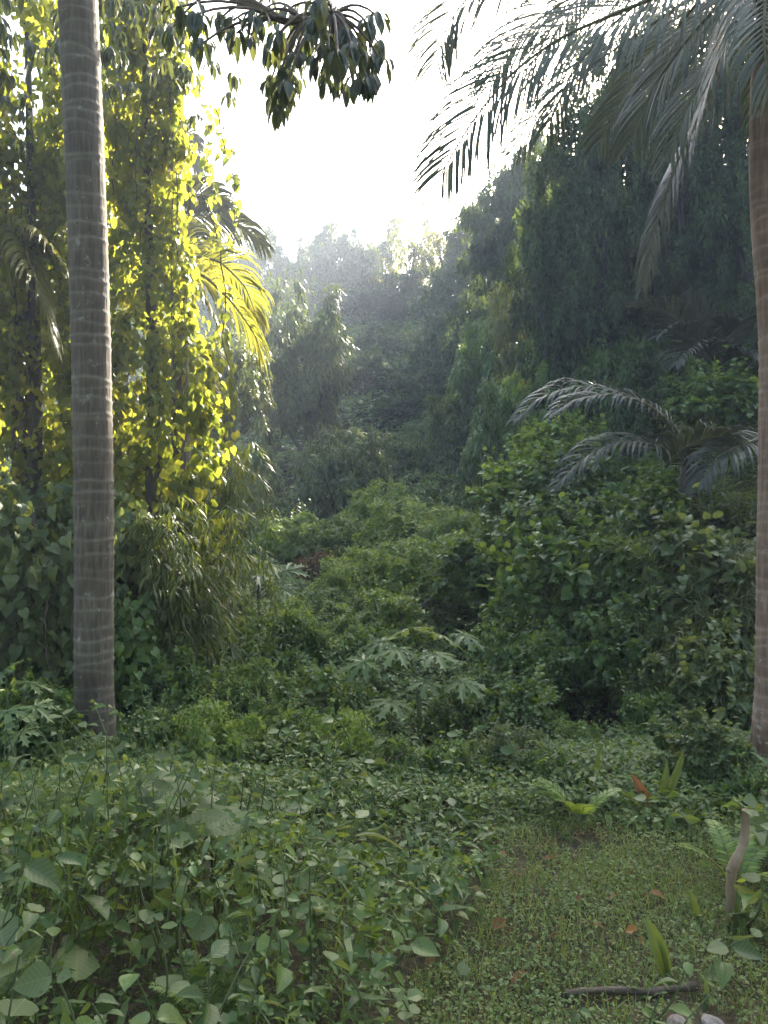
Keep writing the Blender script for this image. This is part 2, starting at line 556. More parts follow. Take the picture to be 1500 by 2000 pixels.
# ---- crown archetypes, shared by far trees (unit size: radius 1, base of crown at z = 0 .. about 1.6)
def crown_type(seed, kind):
    r = np.random.default_rng(seed)
    a = Acc()
    if kind == 'round':
        C = clump_crown(a, OVAL, (0, 0, .8), (1, 1, .85), 130, 130, .082, .62, r, rc=.2, fill=.3, bottom=-1)
    elif kind == 'tall':
        C = clump_crown(a, OVAL, (0, 0, 1.1), (.78, .78, 1.3), 170, 210, .055, .6, r, rc=.19, fill=.25, bottom=-1)
    elif kind == 'airy':
        C = clump_crown(a, OVAL, (0, 0, .9), (1, 1, 1.0), 52, 100, .08, .5, r, rc=.2, fill=.2)
    elif kind == 'droop':
        C = clump_crown(a, BLADE, (0, 0, 1.0), (.9, .9, 1.15), 80, 60, .12, .24, r, rc=.28, fill=.25, droop=.9, bottom=-1)
        drooping_sprays(a, C, 110, .42, .13, .22, r)
    elif kind == 'feather':
        C = clump_crown(a, BLADE, (0, 0, .9), (1, 1, .9), 120, 130, .1, .34, r, rc=.2, fill=.3, droop=.7, bottom=-1)
    return a.mesh('crown', M['far']), C


CROWNS = {k: [crown_type(40 + 7 * i + j, k) for j in range(nv)] for i, (k, nv) in
          enumerate((('round', 3), ('tall', 2), ('airy', 2), ('droop', 2), ('feather', 2)))}


def slot_obj(name, me, mat, parent):
    """object with shared mesh but its own material"""
    o = bpy.data.objects.new(name, me)
    link(o, parent)
    o.material_slots[0].link = 'OBJECT'
    o.material_slots[0].material = mat
    return o


def far_tree(name, px, py_top, d, rpx, kind, mat, label, group=None, seed=0, tall=1.0, cat='tree'):
    r = np.random.default_rng(900 + seed)
    top = at(px, py_top, d)
    R = rpx * K * d
    gz_ = gz1(top[0], d)
    root = empty(name, (top[0], d, gz_))
    me, C = CROWNS[kind][seed % len(CROWNS[kind])]
    hc = {'round': 1.7, 'tall': 2.5, 'airy': 2.0, 'droop': 2.2, 'feather': 1.85}[kind] * R * tall
    zc = max(top[2] - gz_ - hc * {'slender_tree': 1.0, 'hillside_tree': 1.9}.get(name, 1.55), -.25 * R)
    sz = (top[2] - gz_ - zc) / (hc / tall)
    cr = slot_obj('crown', me, mat, root)
    cr['kind'] = 'stuff'
    cr.location = (0, 0, zc)
    rz = r.random() * 6.28
    cr.rotation_euler = (0, 0, rz)
    cr.scale = (R, R, R * max(sz, .3))
    rot = np.array(Matrix.Rotation(rz, 3, 'Z'))
    tg = (C[r.permutation(len(C))[:9]] * np.array((R, R, R * max(sz, .3)))) @ rot.T + np.array((0, 0, zc))
    branchy_trunk((0, 0, -.3), (r.normal() * .1 * R, r.normal() * .1 * R, zc + R * .7), .09 * R + .05, .04 * R + .02, tg, r, M['bark'], root)
    tag(root, label, cat, group)
    return root


# far ridge
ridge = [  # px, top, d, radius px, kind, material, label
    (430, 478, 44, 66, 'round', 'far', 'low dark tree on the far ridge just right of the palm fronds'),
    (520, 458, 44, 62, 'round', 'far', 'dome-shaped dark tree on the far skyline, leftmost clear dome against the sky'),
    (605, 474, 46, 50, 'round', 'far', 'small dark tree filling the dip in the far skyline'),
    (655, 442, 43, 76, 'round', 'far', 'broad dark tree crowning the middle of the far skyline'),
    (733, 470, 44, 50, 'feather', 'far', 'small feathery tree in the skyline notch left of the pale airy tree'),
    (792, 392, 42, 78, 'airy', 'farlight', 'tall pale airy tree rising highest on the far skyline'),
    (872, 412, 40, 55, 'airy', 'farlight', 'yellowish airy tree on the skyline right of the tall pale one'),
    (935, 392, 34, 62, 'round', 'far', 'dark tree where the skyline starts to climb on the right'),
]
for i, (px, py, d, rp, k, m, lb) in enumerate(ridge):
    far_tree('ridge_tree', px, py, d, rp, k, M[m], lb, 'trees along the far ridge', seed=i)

slope = [
    (470, 560, 40, 75, 'feather', 'far', 'feathery tree on the far slope beside the left vine wall'),
    (570, 535, 41, 70, 'airy', 'farlight', 'tree with yellow-green top below the leftmost skyline dome'),
    (690, 560, 42, 80, 'round', 'far', 'rounded dark tree on the far slope below the broad skyline tree'),
    (800, 520, 40, 80, 'tall', 'far', 'tall dark tree on the far slope under the pale airy tree'),
    (900, 500, 34, 80, 'round', 'far', 'dark rounded tree under the yellowish skyline tree'),
    (640, 660, 36, 75, 'droop', 'far', 'drooping dark tree in the hazy hollow behind the slender tree'),
    (760, 640, 35, 80, 'droop', 'far', 'drooping hazy tree in the middle of the far slope'),
    (870, 610, 31, 85, 'droop', 'far', 'hazy curtain-like tree on the far slope right of centre'),
    (730, 760, 31, 75, 'round', 'far', 'dark bushy tree low in the valley head'),
    (830, 720, 29, 70, 'feather', 'far', 'feathery tree low on the far slope right of the valley head'),
    (480, 700, 32, 70, 'round', 'far', 'shaded tree in the gap beside the lit palm frond'),
    (620, 800, 30, 75, 'round', 'far', 'round shaded tree behind the slender tree trunk'),
    (960, 560, 27, 80, 'round', 'far', 'rounded dark tree at the foot of the right-hand canopy'),
    (700, 870, 26, 55, 'feather', 'far', 'low feathery tree at the bottom of the valley'),
    (545, 620, 34, 75, 'round', 'far', 'shaded round tree left of centre on the far slope'),
    (705, 690, 31, 70, 'feather', 'far', 'feathery tree in the centre of the far slope, above the valley head'),
    (775, 770, 28, 62, 'round', 'far', 'dark round tree just above the valley bottom, centre'),
    (850, 800, 26, 62, 'feather', 'bush', 'feathery tree above the valley bottom at the right slope foot'),
    (560, 880, 25, 70, 'round', 'bush', 'low round tree at the foot of the slender tree'),
    (480, 860, 22, 65, 'feather', 'bush', 'low feathery tree between bamboo and slender tree'),
    (790, 850, 25, 60, 'round', 'bush', 'low round tree at the bottom of the valley right of the feathery one'),
]
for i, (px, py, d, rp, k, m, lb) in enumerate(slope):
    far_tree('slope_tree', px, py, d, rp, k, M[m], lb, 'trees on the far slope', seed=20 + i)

right = [
    (985, 318, 25, 78, 'round', 'far', 'tall dark tree at the right edge of the open sky'),
    (1085, 225, 16, 112, 'tall', 'far', 'dark tree behind the tip of the big coconut frond'),
    (1062, 265, 25, 88, 'round', 'far', 'tree behind the canopy right of the open sky, placed to shade the bamboo'),  # placed behind the nearer canopy to keep sun off the bamboo
    (1185, 372, 22, 66, 'round', 'far', 'dark tree just left of the bright sky gaps'),
    (1265, 312, 21, 62, 'round', 'far', 'sparse tree with bright sky gaps over its crown'),
    (1170, 50, 15.5, 122, 'tall', 'far', 'very tall dark tree behind the middle of the big coconut frond'),
    (1365, -10, 15, 122, 'tall', 'far', 'very tall dark tree right of the bright sky gaps'),
    (1470, -70, 14, 140, 'tall', 'far', 'tall shaded tree behind the right palm trunk'),
    (1620, -90, 14.5, 150, 'tall', 'far', 'big dark tree cut off by the right edge'),
    (1800, -60, 15, 150, 'tall', 'far', 'huge dark tree beyond the right edge'),
    (1345, 330, 16, 100, 'round', 'far', 'dark tree filling the slope right below the sky gaps'),
    (1140, 390, 17, 95, 'round', 'far', 'dark tree filling the slope left below the sky gaps'),
    (1292, 248, 17, 40, 'round', 'far', 'small crown added against stray sun at the right edge of the sky gaps'),  # crown added to block sun leaking onto the clearing
    (1262, 20, 17, 84, 'round', 'far', 'high dark crown directly above the bright sky gaps'),
    (1060, 500, 20, 95, 'feather', 'farlight', 'lighter green tree in the middle of the right slope'),
    (1170, 480, 18.5, 95, 'round', 'bush', 'round green tree on the right slope under the sky gaps'),
    (1290, 440, 17, 105, 'feather', 'far', 'feathery dark tree behind the hanging dry fronds'),
    (1420, 420, 15, 105, 'round', 'far', 'dark round tree upslope beside the right trunk'),
    (950, 620, 22, 75, 'feather', 'bush', 'feathery tree on the right slope edge next to the hazy hollow'),
    (1090, 640, 16.5, 85, 'round', 'bushlight', 'bright green tree above the arching dark palm'),
    (1200, 640, 15.5, 85, 'round', 'bush', 'leafy tree right above the arching dark palm crown'),
    (890, 770, 22, 75, 'round', 'bushgrey', 'round grey-green tree left of the vine-covered ridge'),
    (990, 740, 18, 85, 'feather', 'bush', 'spreading tree just left of the arching palm frond tips'),
    (1330, 650, 13.5, 90, 'round', 'far', 'dark bushy tree directly behind the feather palm'),
    (1540, 480, 12.5, 100, 'round', 'far', 'dark tree behind the right palm trunk at frame edge'),
]
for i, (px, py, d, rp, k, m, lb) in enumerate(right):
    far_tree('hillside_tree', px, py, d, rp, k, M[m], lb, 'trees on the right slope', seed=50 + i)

# unseen trees added behind the camera to shade the foreground
for i, (x_, y_, top_, R_, lb) in enumerate(((-7.5, -2.5, 11, 3.4, 'unseen tree added for shade behind the camera on the left'), (-2.2, -8.5, 12, 3.6, 'unseen tree added for shade behind the camera, left of the middle'),
                                            (3.4, -8.0, 12, 3.6, 'unseen tree added for shade behind the camera, right of the middle'), (8.0, -2.0, 12, 3.8, 'unseen tree added for shade behind the camera on the right'))):
    root = empty('added_shade_tree', (x_, y_, gz1(x_, y_)))
    me, C = CROWNS['round'][i % 3]
    cr = slot_obj('crown', me, M['bush'], root)
    cr['kind'] = 'stuff'
    cr.location = (0, 0, top_ - R_ * 2.4)
    cr.scale = (R_, R_, R_ * 1.4)
    branchy_trunk((0, 0, -.3), (0, 0, top_ - R_ * 1.2), .22, .12, C[:8] * R_ + np.array((0, 0, top_ - R_ * 2.3)), np.random.default_rng(i), M['bark'], root)
    tag(root, lb, 'tree', 'unseen trees added to shade the foreground')

far_tree('slender_tree', 590, 560, 22, 115, 'droop', M['far'],
         'slender tree with thin pale trunk and drooping narrow leaves in mid valley', None, seed=80, tall=1.1)
far_tree('slender_tree', 445, 640, 17, 85, 'droop', M['bamboo'],
         'slender lit tree with willowy leaves beside the left vine wall', None, seed=81, tall=1.1)
far_tree('spreading_tree', 680, 830, 20, 100, 'feather', M['bushgrey'],
         'low spreading tree with pale bare branches in the valley middle', None, seed=82)


# ------------------------------------------------------------------ bushes
def bush_type(seed, kind):
    r = np.random.default_rng(seed)
    a = Acc()
    n = {'small': (70, 130, OVAL, .085, .6), 'heart': (55, 75, HEART, .13, .95), 'oval': (60, 95, OVAL, .12, .6),
         'lance': (60, 95, OVAL, .13, .38), 'blade': (60, 90, BLADE, .2, .13)}[kind]
    C = clump_crown(a, n[2], (0, 0, .25), (1, 1, .8), n[0], n[1], n[3], n[4], r, rc=.24, fill=.35, bottom=-.6, droop=.35)
    # a few shoots that stick out of the outline
    k = 48
    v = unit(r.normal(size=(k, 3)) + np.array((0, 0, .8)))
    b0 = v * np.array((.95, .95, .75)) + np.array((0, 0, .25))
    for b_, v_ in zip(b0, v):
        m_ = r.integers(5, 11)
        t = np.linspace(0, .25 + .4 * r.random(), m_)[:, None]
        side = unit(np.cross(v_, r.normal(size=3)))
        P = b_ + v_ * t + side * (t ** 2) * .6
        D = unit(v_ + side * np.where(np.arange(m_) % 2, 1, -1)[:, None] * 1.1 + rand_dirs(m_, r) * .3 + np.array((0, 0, -.2)))
        a.leaves(n[2], P, D, np.broadcast_to(np.array((0, -.2, 1.)), (m_, 3)), n[3] * (.5 + .6 * r.random(m_)), n[4])
    return a.mesh('foliage', M['bush'])


BUSH = {k: [bush_type(300 + 11 * i + j, k) for j in range(2)] for i, k in enumerate(('small', 'heart', 'oval', 'lance', 'blade'))}


def bush(px, py, d, rpx, kind, mat, label, seed, name='bush', flat=1.0, group='bushes in the valley and on its slopes', deep=1.0):
    r = np.random.default_rng(1500 + seed)
    c = at(px, py, d)
    R = rpx * K * d
    z = gz1(c[0], d)
    root = empty(name, (c[0], d, z))
    f = slot_obj('foliage', BUSH[kind][seed % 2], mat, root)
    f['kind'] = 'stuff'
    h = c[2] - z
    if d < 8.5:
        R *= 1.18
        flat *= 1.3
        h += .12 * R
    f.location = (0, 0, h - .25 * R * flat)
    f.rotation_euler = (0, 0, r.random() * 6.28)
    f.scale = (R * (.9 + .25 * r.random()), R * deep * (.9 + .25 * r.random()), R * flat)
    for k in range(3):
        a = Acc()
        th = r.random() * 6.28
        q = np.linspace(0, 1, 6)[:, None]
        e = np.array((math.cos(th) * .5 * R, math.sin(th) * .5 * R, max(h + .3 * R, .15)))
        a.tube(np.array((0, 0, -.1)) + (e - np.array((0, 0, -.1))) * q + np.sin(q * 3) * r.normal(size=3) * .06, np.linspace(.03, .008, 6), 5)
        a.obj('stem', M['twig'], root, smooth=True)
    tag(root, label, 'bush', group)
    return root


bushes = [
    (505, 1035, 18, 85, 'lance', 'bushgrey', 'pale grey-green shrub beyond the far papaya, left of the valley'),
    (575, 1065, 15.5, 70, 'oval', 'bushlight', 'light green rounded bush above the far papaya'),
    (655, 1065, 14.5, 62, 'small', 'bush', 'small-leaved bush between the pale bush and the brown withered one'),
    (625, 1115, 12.8, 42, 'small', 'deadbush', 'brown withered bush among the green mounds'),
    (745, 1000, 17, 65, 'small', 'bushlight', 'bright rounded mound at the foot of the valley trees'),
    (855, 990, 19, 75, 'small', 'bush', 'small-leaved mound behind the bright valley slope'),
    (790, 1050, 14, 85, 'small', 'bushlight', 'bright vine mound in the very middle of the valley floor'),
    (905, 1060, 13, 85, 'blade', 'bushlight', 'grassy bright mound left of the vine ridge'),
    (1020, 965, 12.3, 85, 'heart', 'bushlight', 'vine-draped ridge end under the arching palm frond'),
    (1095, 890, 13, 75, 'heart', 'bushlight', 'bright vine column climbing toward the arching palm'),
    (1130, 960, 11.6, 90, 'heart', 'bush', 'vine-covered bush under the lower arching frond'),
    (700, 1140, 11.5, 80, 'small', 'bushlight', 'bright small-leaved bush right of the withered one'),
    (830, 1130, 11, 95, 'small', 'bushlight', 'broad bright mound above the near papaya'),
    (945, 1130, 10, 85, 'heart', 'bush', 'vine-draped mound above the upper dark hollow'),
    (745, 1225, 9.2, 85, 'oval', 'bushlight', 'leafy mound just left above the near papaya crown'),
    (645, 1205, 10.4, 65, 'small', 'bush', 'low bush below the withered brown one'),
    (555, 1245, 9.2, 80, 'lance', 'bushlight', 'leafy bush right below the far papaya'),
    (470, 1215, 10.2, 55, 'blade', 'bamboo', 'grassy tuft between bamboo and far papaya'),
    (1400, 800, 10.8, 85, 'heart', 'bush', 'dark vine bush around the feather palm stem'),
    (1060, 1060, 10, 90, 'heart', 'bush', 'vine-covered hump on the right slope, left of the dark wall'),
    (1185, 1050, 9.8, 95, 'oval', 'bush', 'dark leafy bush below the arching palm'),
    (1310, 1050, 9.3, 110, 'heart', 'bush', 'shaded vine mass under the arching palm stem'),
    (1430, 1040, 9.0, 95, 'blade', 'bamboo', 'dark grassy clump beside the right trunk at eye height'),
    (1085, 1210, 8.0, 105, 'heart', 'bush', 'vine bank directly right of the upper dark hollow'),
    (1210, 1200, 7.8, 105, 'oval', 'bush', 'leafy bank in the middle of the right slope'),
    (1335, 1215, 7.4, 115, 'heart', 'bushgrey', 'grey-green creeper bank below the dry curled frond'),
    (1450, 1230, 6.9, 95, 'blade', 'bamboo', 'narrow-leaved clump left of the right palm trunk'),
    (1215, 1310, 7.0, 80, 'heart', 'bush', 'creeper ledge hanging over the lower dark hollow'),
    (1330, 1350, 6.6, 90, 'blade', 'bamboo', 'spiky narrow-leaved bush low on the right bank'),
    (1405, 1400, 6.0, 100, 'heart', 'bushgrey', 'broad-leaved creeper bush at the foot of the right palm'),
    (1290, 1450, 5.9, 70, 'oval', 'bush', 'low leafy bush above the reddish palm seedling'),
    (1000, 1335, 7.0, 75, 'oval', 'bush', 'leafy bush right of the near papaya'),
    (1010, 1420, 6.2, 62, 'heart', 'bush', 'low bush between near papaya and the lower dark hollow'),
    (895, 1420, 6.3, 58, 'oval', 'bush', 'small bush at the stem of the near papaya'),
    (690, 1345, 7.4, 80, 'oval', 'bush', 'leafy bush left of the near papaya'),
    (575, 1335, 7.5, 90, 'lance', 'bush', 'lance-leaved bush in front of the bamboo base'),
    (455, 1330, 7.6, 75, 'oval', 'bush', 'bush tucked against the right side of the bamboo'),
    (640, 1425, 6.3, 85, 'oval', 'bush', 'broad low bush left of the dark gully'),
    (500, 1420, 6.3, 85, 'lance', 'bush', 'low lance-leaved bush right behind the left palm base'),
    (355, 1405, 6.3, 75, 'heart', 'bush', 'heart-leaved bush directly right of the left palm base'),
    (1125, 1490, 5.5, 55, 'small', 'bush', 'small bush at the lower lip of the dark hollow'),
    (300, 1474, 4.9, 62, 'oval', 'bush', 'low leafy bush at the right foot of the left palm'),
    (420, 1484, 4.8, 72, 'lance', 'bushlight', 'low lance-leaved bush behind the spidery plants'),
    (545, 1464, 5.2, 62, 'oval', 'bush', 'low bush beside the palm seedling left of the gully'),
    (660, 1484, 5.0, 63, 'small', 'bushlight', 'small-leaved bush at the left lip of the dark gully'),
    (770, 1529, 4.7, 59, 'small', 'bush', 'small-leaved bush in front of the dark gully'),
    (880, 1539, 4.6, 63, 'oval', 'bush', 'low bush right in front of the near papaya stem'),
    (985, 1514, 4.8, 67, 'small', 'bushgrey', 'greyish low bush right of the gully front'),
    (1080, 1544, 4.5, 56, 'oval', 'bush', 'low bush just behind the tiny clearing fern'),
    (1370, 1504, 4.5, 62, 'heart', 'bushgrey', 'broad-leaved low bush behind the reddish seedling'),
    (1465, 1590, 4.1, 50, 'heart', 'bush', 'creeper bush over the foot of the right palm'),
    (60, 1464, 4.9, 77, 'heart', 'bush', 'creeper bush left of the left palm base'),
]
for i, (px, py, d, rp, k, m, lb) in enumerate(bushes):
    bush(px, py, d, rp, k, M[m], lb, i)


# ------------------------------------------------------------------ undergrowth carpets (nobody could count these leaves)
def in_view(x, y, margin=1.15):
    return np.abs(x) < (750 * K * y * margin + .4)


def carpet(name, n, y0, y1, leaf0, leaf1, thick, tmpl, width, mat, label, seed, cond=None, tilt=.5):
    r = np.random.default_rng(seed)
    y = np.sqrt(r.random(n) * (y1 ** 2 - y0 ** 2) + y0 ** 2)
    x = (r.random(n) * 2 - 1) * (750 * K * y * 1.15 + .4)
    if cond is not None or y1 < 20:
        k = ~in_hollow(x, y) | (r.random(n) < .12)
        if cond is not None:
            k &= cond(x, y)
        x, y = x[k], y[k]
    n = len(x)
    z = ground_z(x, y)
    b = noise2(x, y, .5 + .02 * y.mean(), 5 + seed % 3)
    top = thick * (.25 + .9 * b) * (np.interp(y, [4.0, 5.6, 6.4], [.35, .35, 1]) if y0 < 5 else 1)
    z = z + top * (.35 + .65 * r.random(n) ** .5)
    S = np.interp(y, [y0, y1], [leaf0, leaf1]) * (.55 + .9 * r.random(n))
    D = unit(rand_dirs(n, r) * np.array((1, 1, .5)) + np.array((0, -.25, -.1)))
    N = unit(rand_dirs(n, r) * tilt + np.array((0, -.15, 1)))
    a = Acc()
    a.leaves(tmpl, np.stack([x, y, z], -1), D, N, S, width * (.75 + .5 * r.random(n)))
    o = a.obj(name, mat)
    tag(o, label, 'undergrowth', kind='stuff')
    return o


def clearing_mask(x, y):
    """1 inside the mown clearing, soft edge"""
    left = np.interp(y, [1.5, 2.4, 3.0, 3.8, 4.2], [-.12, -.05, .25, .75, 1.2])
    back = 3.85 + .25 * (noise2(x, y, .5, 9) - .5)
    rgt = np.interp(y, [1.5, 2.4, 3.8], [1.9, 1.45, 1.75])
    return (x > left + .55 * (noise2(x, y, .3, 8) - .5) + .2 * (noise2(x, y, .09, 18) - .5)) & (x < rgt) & (y < back)


carpet('hillside_undergrowth', 90000, 15, 46, .13, .32, .9, OVAL, .6, M['bush'], 'dense mixed undergrowth covering the far valley slopes', 31)
carpet('valley_undergrowth', 90000, 7, 16, .07, .13, .6, OVAL, .6, M['under'], 'dense creeper leaves carpeting the valley floor and right bank', 32)
carpet('near_undergrowth', 60000, 4.0, 7.2, .035, .075, .5, OVAL, .55, M['under'], 'low leafy undergrowth between the clearing and the gully', 33,
       cond=lambda x, y: ~clearing_mask(x, y))


# foreground thicket fill, under the individually built weeds
def weed_height(x, y):
    h = (.16 + .30 * np.clip((.4 - x) / 1.2, 0, 1)) * np.interp(y, [1.5, 2.9, 3.8, 4.6, 5.2], [1, 1, .6, .3, .25])
    pit = 1 - .85 * np.exp(-((x + .72) ** 2 / .07 + (y - 2.2) ** 2 / .05)) - .6 * np.exp(-((x + .95) ** 2 + (y - 1.85) ** 2) / .03)
    return h * (.3 + .55 * noise2(x, y, .35, 12) + .75 * noise2(x, y, .9, 13)) * pit


r = np.random.default_rng(71)
n = 36000
y = np.sqrt(r.random(n) * (4.6 ** 2 - 1.5 ** 2) + 1.5 ** 2)
x = (r.random(n) * 2 - 1) * (750 * K * y * 1.2 + .3)
k = ~clearing_mask(x, y)
x, y = x[k], y[k]
n = len(x)
z = ground_z(x, y) + weed_height(x, y) * r.random(n) ** .55
a = Acc()
D = unit(rand_dirs(n, r) * np.array((1, 1, .5)) + np.array((0, -.2, -.15)))
N = unit(rand_dirs(n, r) * .75 + np.array((0, -.1, 1)))
S = (.014 + .055 * r.random(n) ** 3)
h = n // 2
P_ = np.stack([x, y, z], -1)
a.leaves(OVAL, P_[:h], D[:h], N[:h], S[:h], .4 + .35 * r.random(h))
q4 = h + (n - h) // 2
a.leaves(HEART, P_[h:q4], D[h:q4], N[h:q4], S[h:q4], .9)
a.leaves(BLADE, P_[q4:], D[q4:], N[q4:], S[q4:] * 2.2, .16)
o = a.obj('thicket_undergrowth', M['under'])
tag(o, 'tangle of small leaves filling the foreground thicket', 'undergrowth', kind='stuff')

# stems and grass inside the thicket
a = Acc()
n = 2600
y = np.sqrt(r.random(n) * (5.2 ** 2 - 1.5 ** 2) + 1.5 ** 2)
x = (r.random(n) * 2 - 1) * (750 * K * y * 1.2 + .3)
k = ~clearing_mask(x, y)
x, y = x[k], y[k]; n = len(x)
hgt = weed_height(x, y) * (.6 + .7 * r.random(n))
D = unit(rand_dirs(n, r) * .45 + np.array((0, 0, 1)))
a.leaves(BLADE, np.stack([x, y, ground_z(x, y)], -1), D, rand_dirs(n, r), hgt * 1.05, .013)
o = a.obj('tall_grass', M['under'])
tag(o, 'thin grass blades and stalks between the foreground weeds', 'grass', kind='stuff')

def bare(x, y):
    """soil kept open by the log and the stones, and the worn patch at the clearing's back"""
    log = (np.abs(y - 2.51) < .03) & (x > .58) & (x < 1.04)
    st = ((x - .93) ** 2 + (y - 2.37) ** 2 < .0045) | ((x - 1.035) ** 2 + (y - 2.37) ** 2 < .006)
    worn = ((x - .62) ** 2 / .06 + (y - 3.45) ** 2 / .05 < noise2(x, y, .12, 19)) | ((x - .95) ** 2 / .05 + (y - 3.7) ** 2 / .02 < noise2(x, y, .1, 20))
    return log | st | (worn & (noise2(x, y, .04, 23) > .35))


# the clearing: herbs, grass, straw
n = 95000
y = 1.3 + r.random(n) * 2.9
x = -.6 + r.random(n) * 2.8
k = clearing_mask(x, y) & ~bare(x, y) & (r.random(n) < .2 + 1.5 * np.clip(noise2(x, y, .28, 14) * .6 + noise2(x, y, .1, 16) * .4 - .22, 0, 1))
x, y = x[k], y[k]; n = len(x)
gzv = ground_z(x, y)
z = gzv + .012 + .055 * r.random(n) ** 1.5 * (.4 + noise2(x, y, .2, 15))
a = Acc()
D = unit(rand_dirs(n, r) * np.array((1, 1, .4)))
N = unit(rand_dirs(n, r) * .45 + np.array((0, 0, 1)))
a.leaves(OVAL, np.stack([x, y, z], -1), D, N, .007 + .02 * r.random(n) ** 2, .55)
o = a.obj('clearing_herbs', M['herb'])
tag(o, 'short trampled herbs covering the clearing at lower right', 'ground cover', kind='stuff')
for nm, mt, cnt, ln, wd, lb, up in (('short_grass', 'grass', 40000, .07, .04, 'short grass blades scattered through the clearing', .9),
                                    ('straw_litter', 'straw', 10000, .055, .05, 'dry straw and leaf litter on the clearing soil', .08)):
    y = 1.3 + r.random(cnt) * 3.0
    x = -.7 + r.random(cnt) * 2.9
    k = clearing_mask(x, y) & (~bare(x, y) | (nm == 'straw_litter')) & (r.random(cnt) < .2 + .8 * noise2(x, y, .33, 17))
    x, y = x[k], y[k]; n = len(x)
    D = unit(rand_dirs(n, r) * np.array((1, 1, .25)) * (1.2 - up) + np.array((0, 0, up)) + rand_dirs(n, r) * .35 * np.array((1, 1, .3)))
    a = Acc()
    a.leaves(BLADE, np.stack([x, y, ground_z(x, y) + .006 + (1 - up) * .02 * r.random(n)], -1), D, rand_dirs(n, r), ln * (.5 + r.random(n)), wd)
    o = a.obj(nm, M[mt])
    tag(o, lb, 'grass' if nm == 'short_grass' else 'leaf litter', kind='stuff')


# ------------------------------------------------------------------ palms
def palm_trunk(path_px, d, rad, mat, parent, origin, spacing=.085, seed=0, sides=28, name='trunk', zlow=None, depth=.006):
    """trunk with raised uneven ring scars, following photographed centre points at depth d"""
    r = np.random.default_rng(seed)
    C = np.array([at(px, py, d) for px, py in path_px])
    z = np.arange(zlow if zlow is not None else C[:, 2].min(), C[:, 2].max(), .011)
    o_ = np.argsort(C[:, 2])
    cx = np.interp(z, C[o_, 2], C[o_, 0])
    cyv = np.interp(z, C[o_, 2], C[o_, 1])
    kz = 25
    pad = np.pad(cx, kz, mode='edge')
    cx = np.convolve(pad, np.ones(2 * kz + 1) / (2 * kz + 1), 'valid')
    th = np.linspace(0, 2 * np.pi, sides, endpoint=False)
    rings = [z[0]]
    while rings[-1] < z[-1]:
        rings.append(rings[-1] + spacing * (.55 + .9 * r.random()))
    scar = np.zeros((len(z), sides))
    for q in rings:
        tilt = r.normal() * .012
        ph = r.random() * 6.28
        amp = .35 + .65 * r.random()
        zz = q + tilt * np.cos(th + ph) + .005 * np.sin(3 * th + ph * 2)
        dz = z[:, None] - zz[None, :]
        scar = np.maximum(scar, amp * np.exp(-(dz / .011) ** 2) * (.45 + .55 * noise2(th * 3 + ph * 5, th * 0 + q * 7, .8, 21))[None, :])
        scar = np.maximum(scar, amp * .45 * np.exp(-np.clip(-dz, 0, 9) / .03) * (dz < 0))
    rr = rad(z)[:, None] * (1 + .02 * np.sin(2 * th + 1)[None, :]) + depth * scar + .004 * (noise2(th[None, :] * 4 + 0 * z[:, None], z[:, None], .25, 22) - .5)
    V = np.stack([cx[:, None] + rr * np.cos(th), cyv[:, None] + rr * np.sin(th), np.broadcast_to(z[:, None], rr.shape)], -1) - origin
    nz = len(z)
    i = np.arange(nz - 1)[:, None] * sides
    j = np.arange(sides)[None, :]
    F = np.stack([i + j, i + (j + 1) % sides, i + sides + (j + 1) % sides, i + sides + j], -1).reshape(-1, 4)
    a = Acc()
    a.add(V.reshape(-1, 3), F, 0, scar.ravel())
    return a.obj(name, mat, parent, smooth=True, attr='scar')


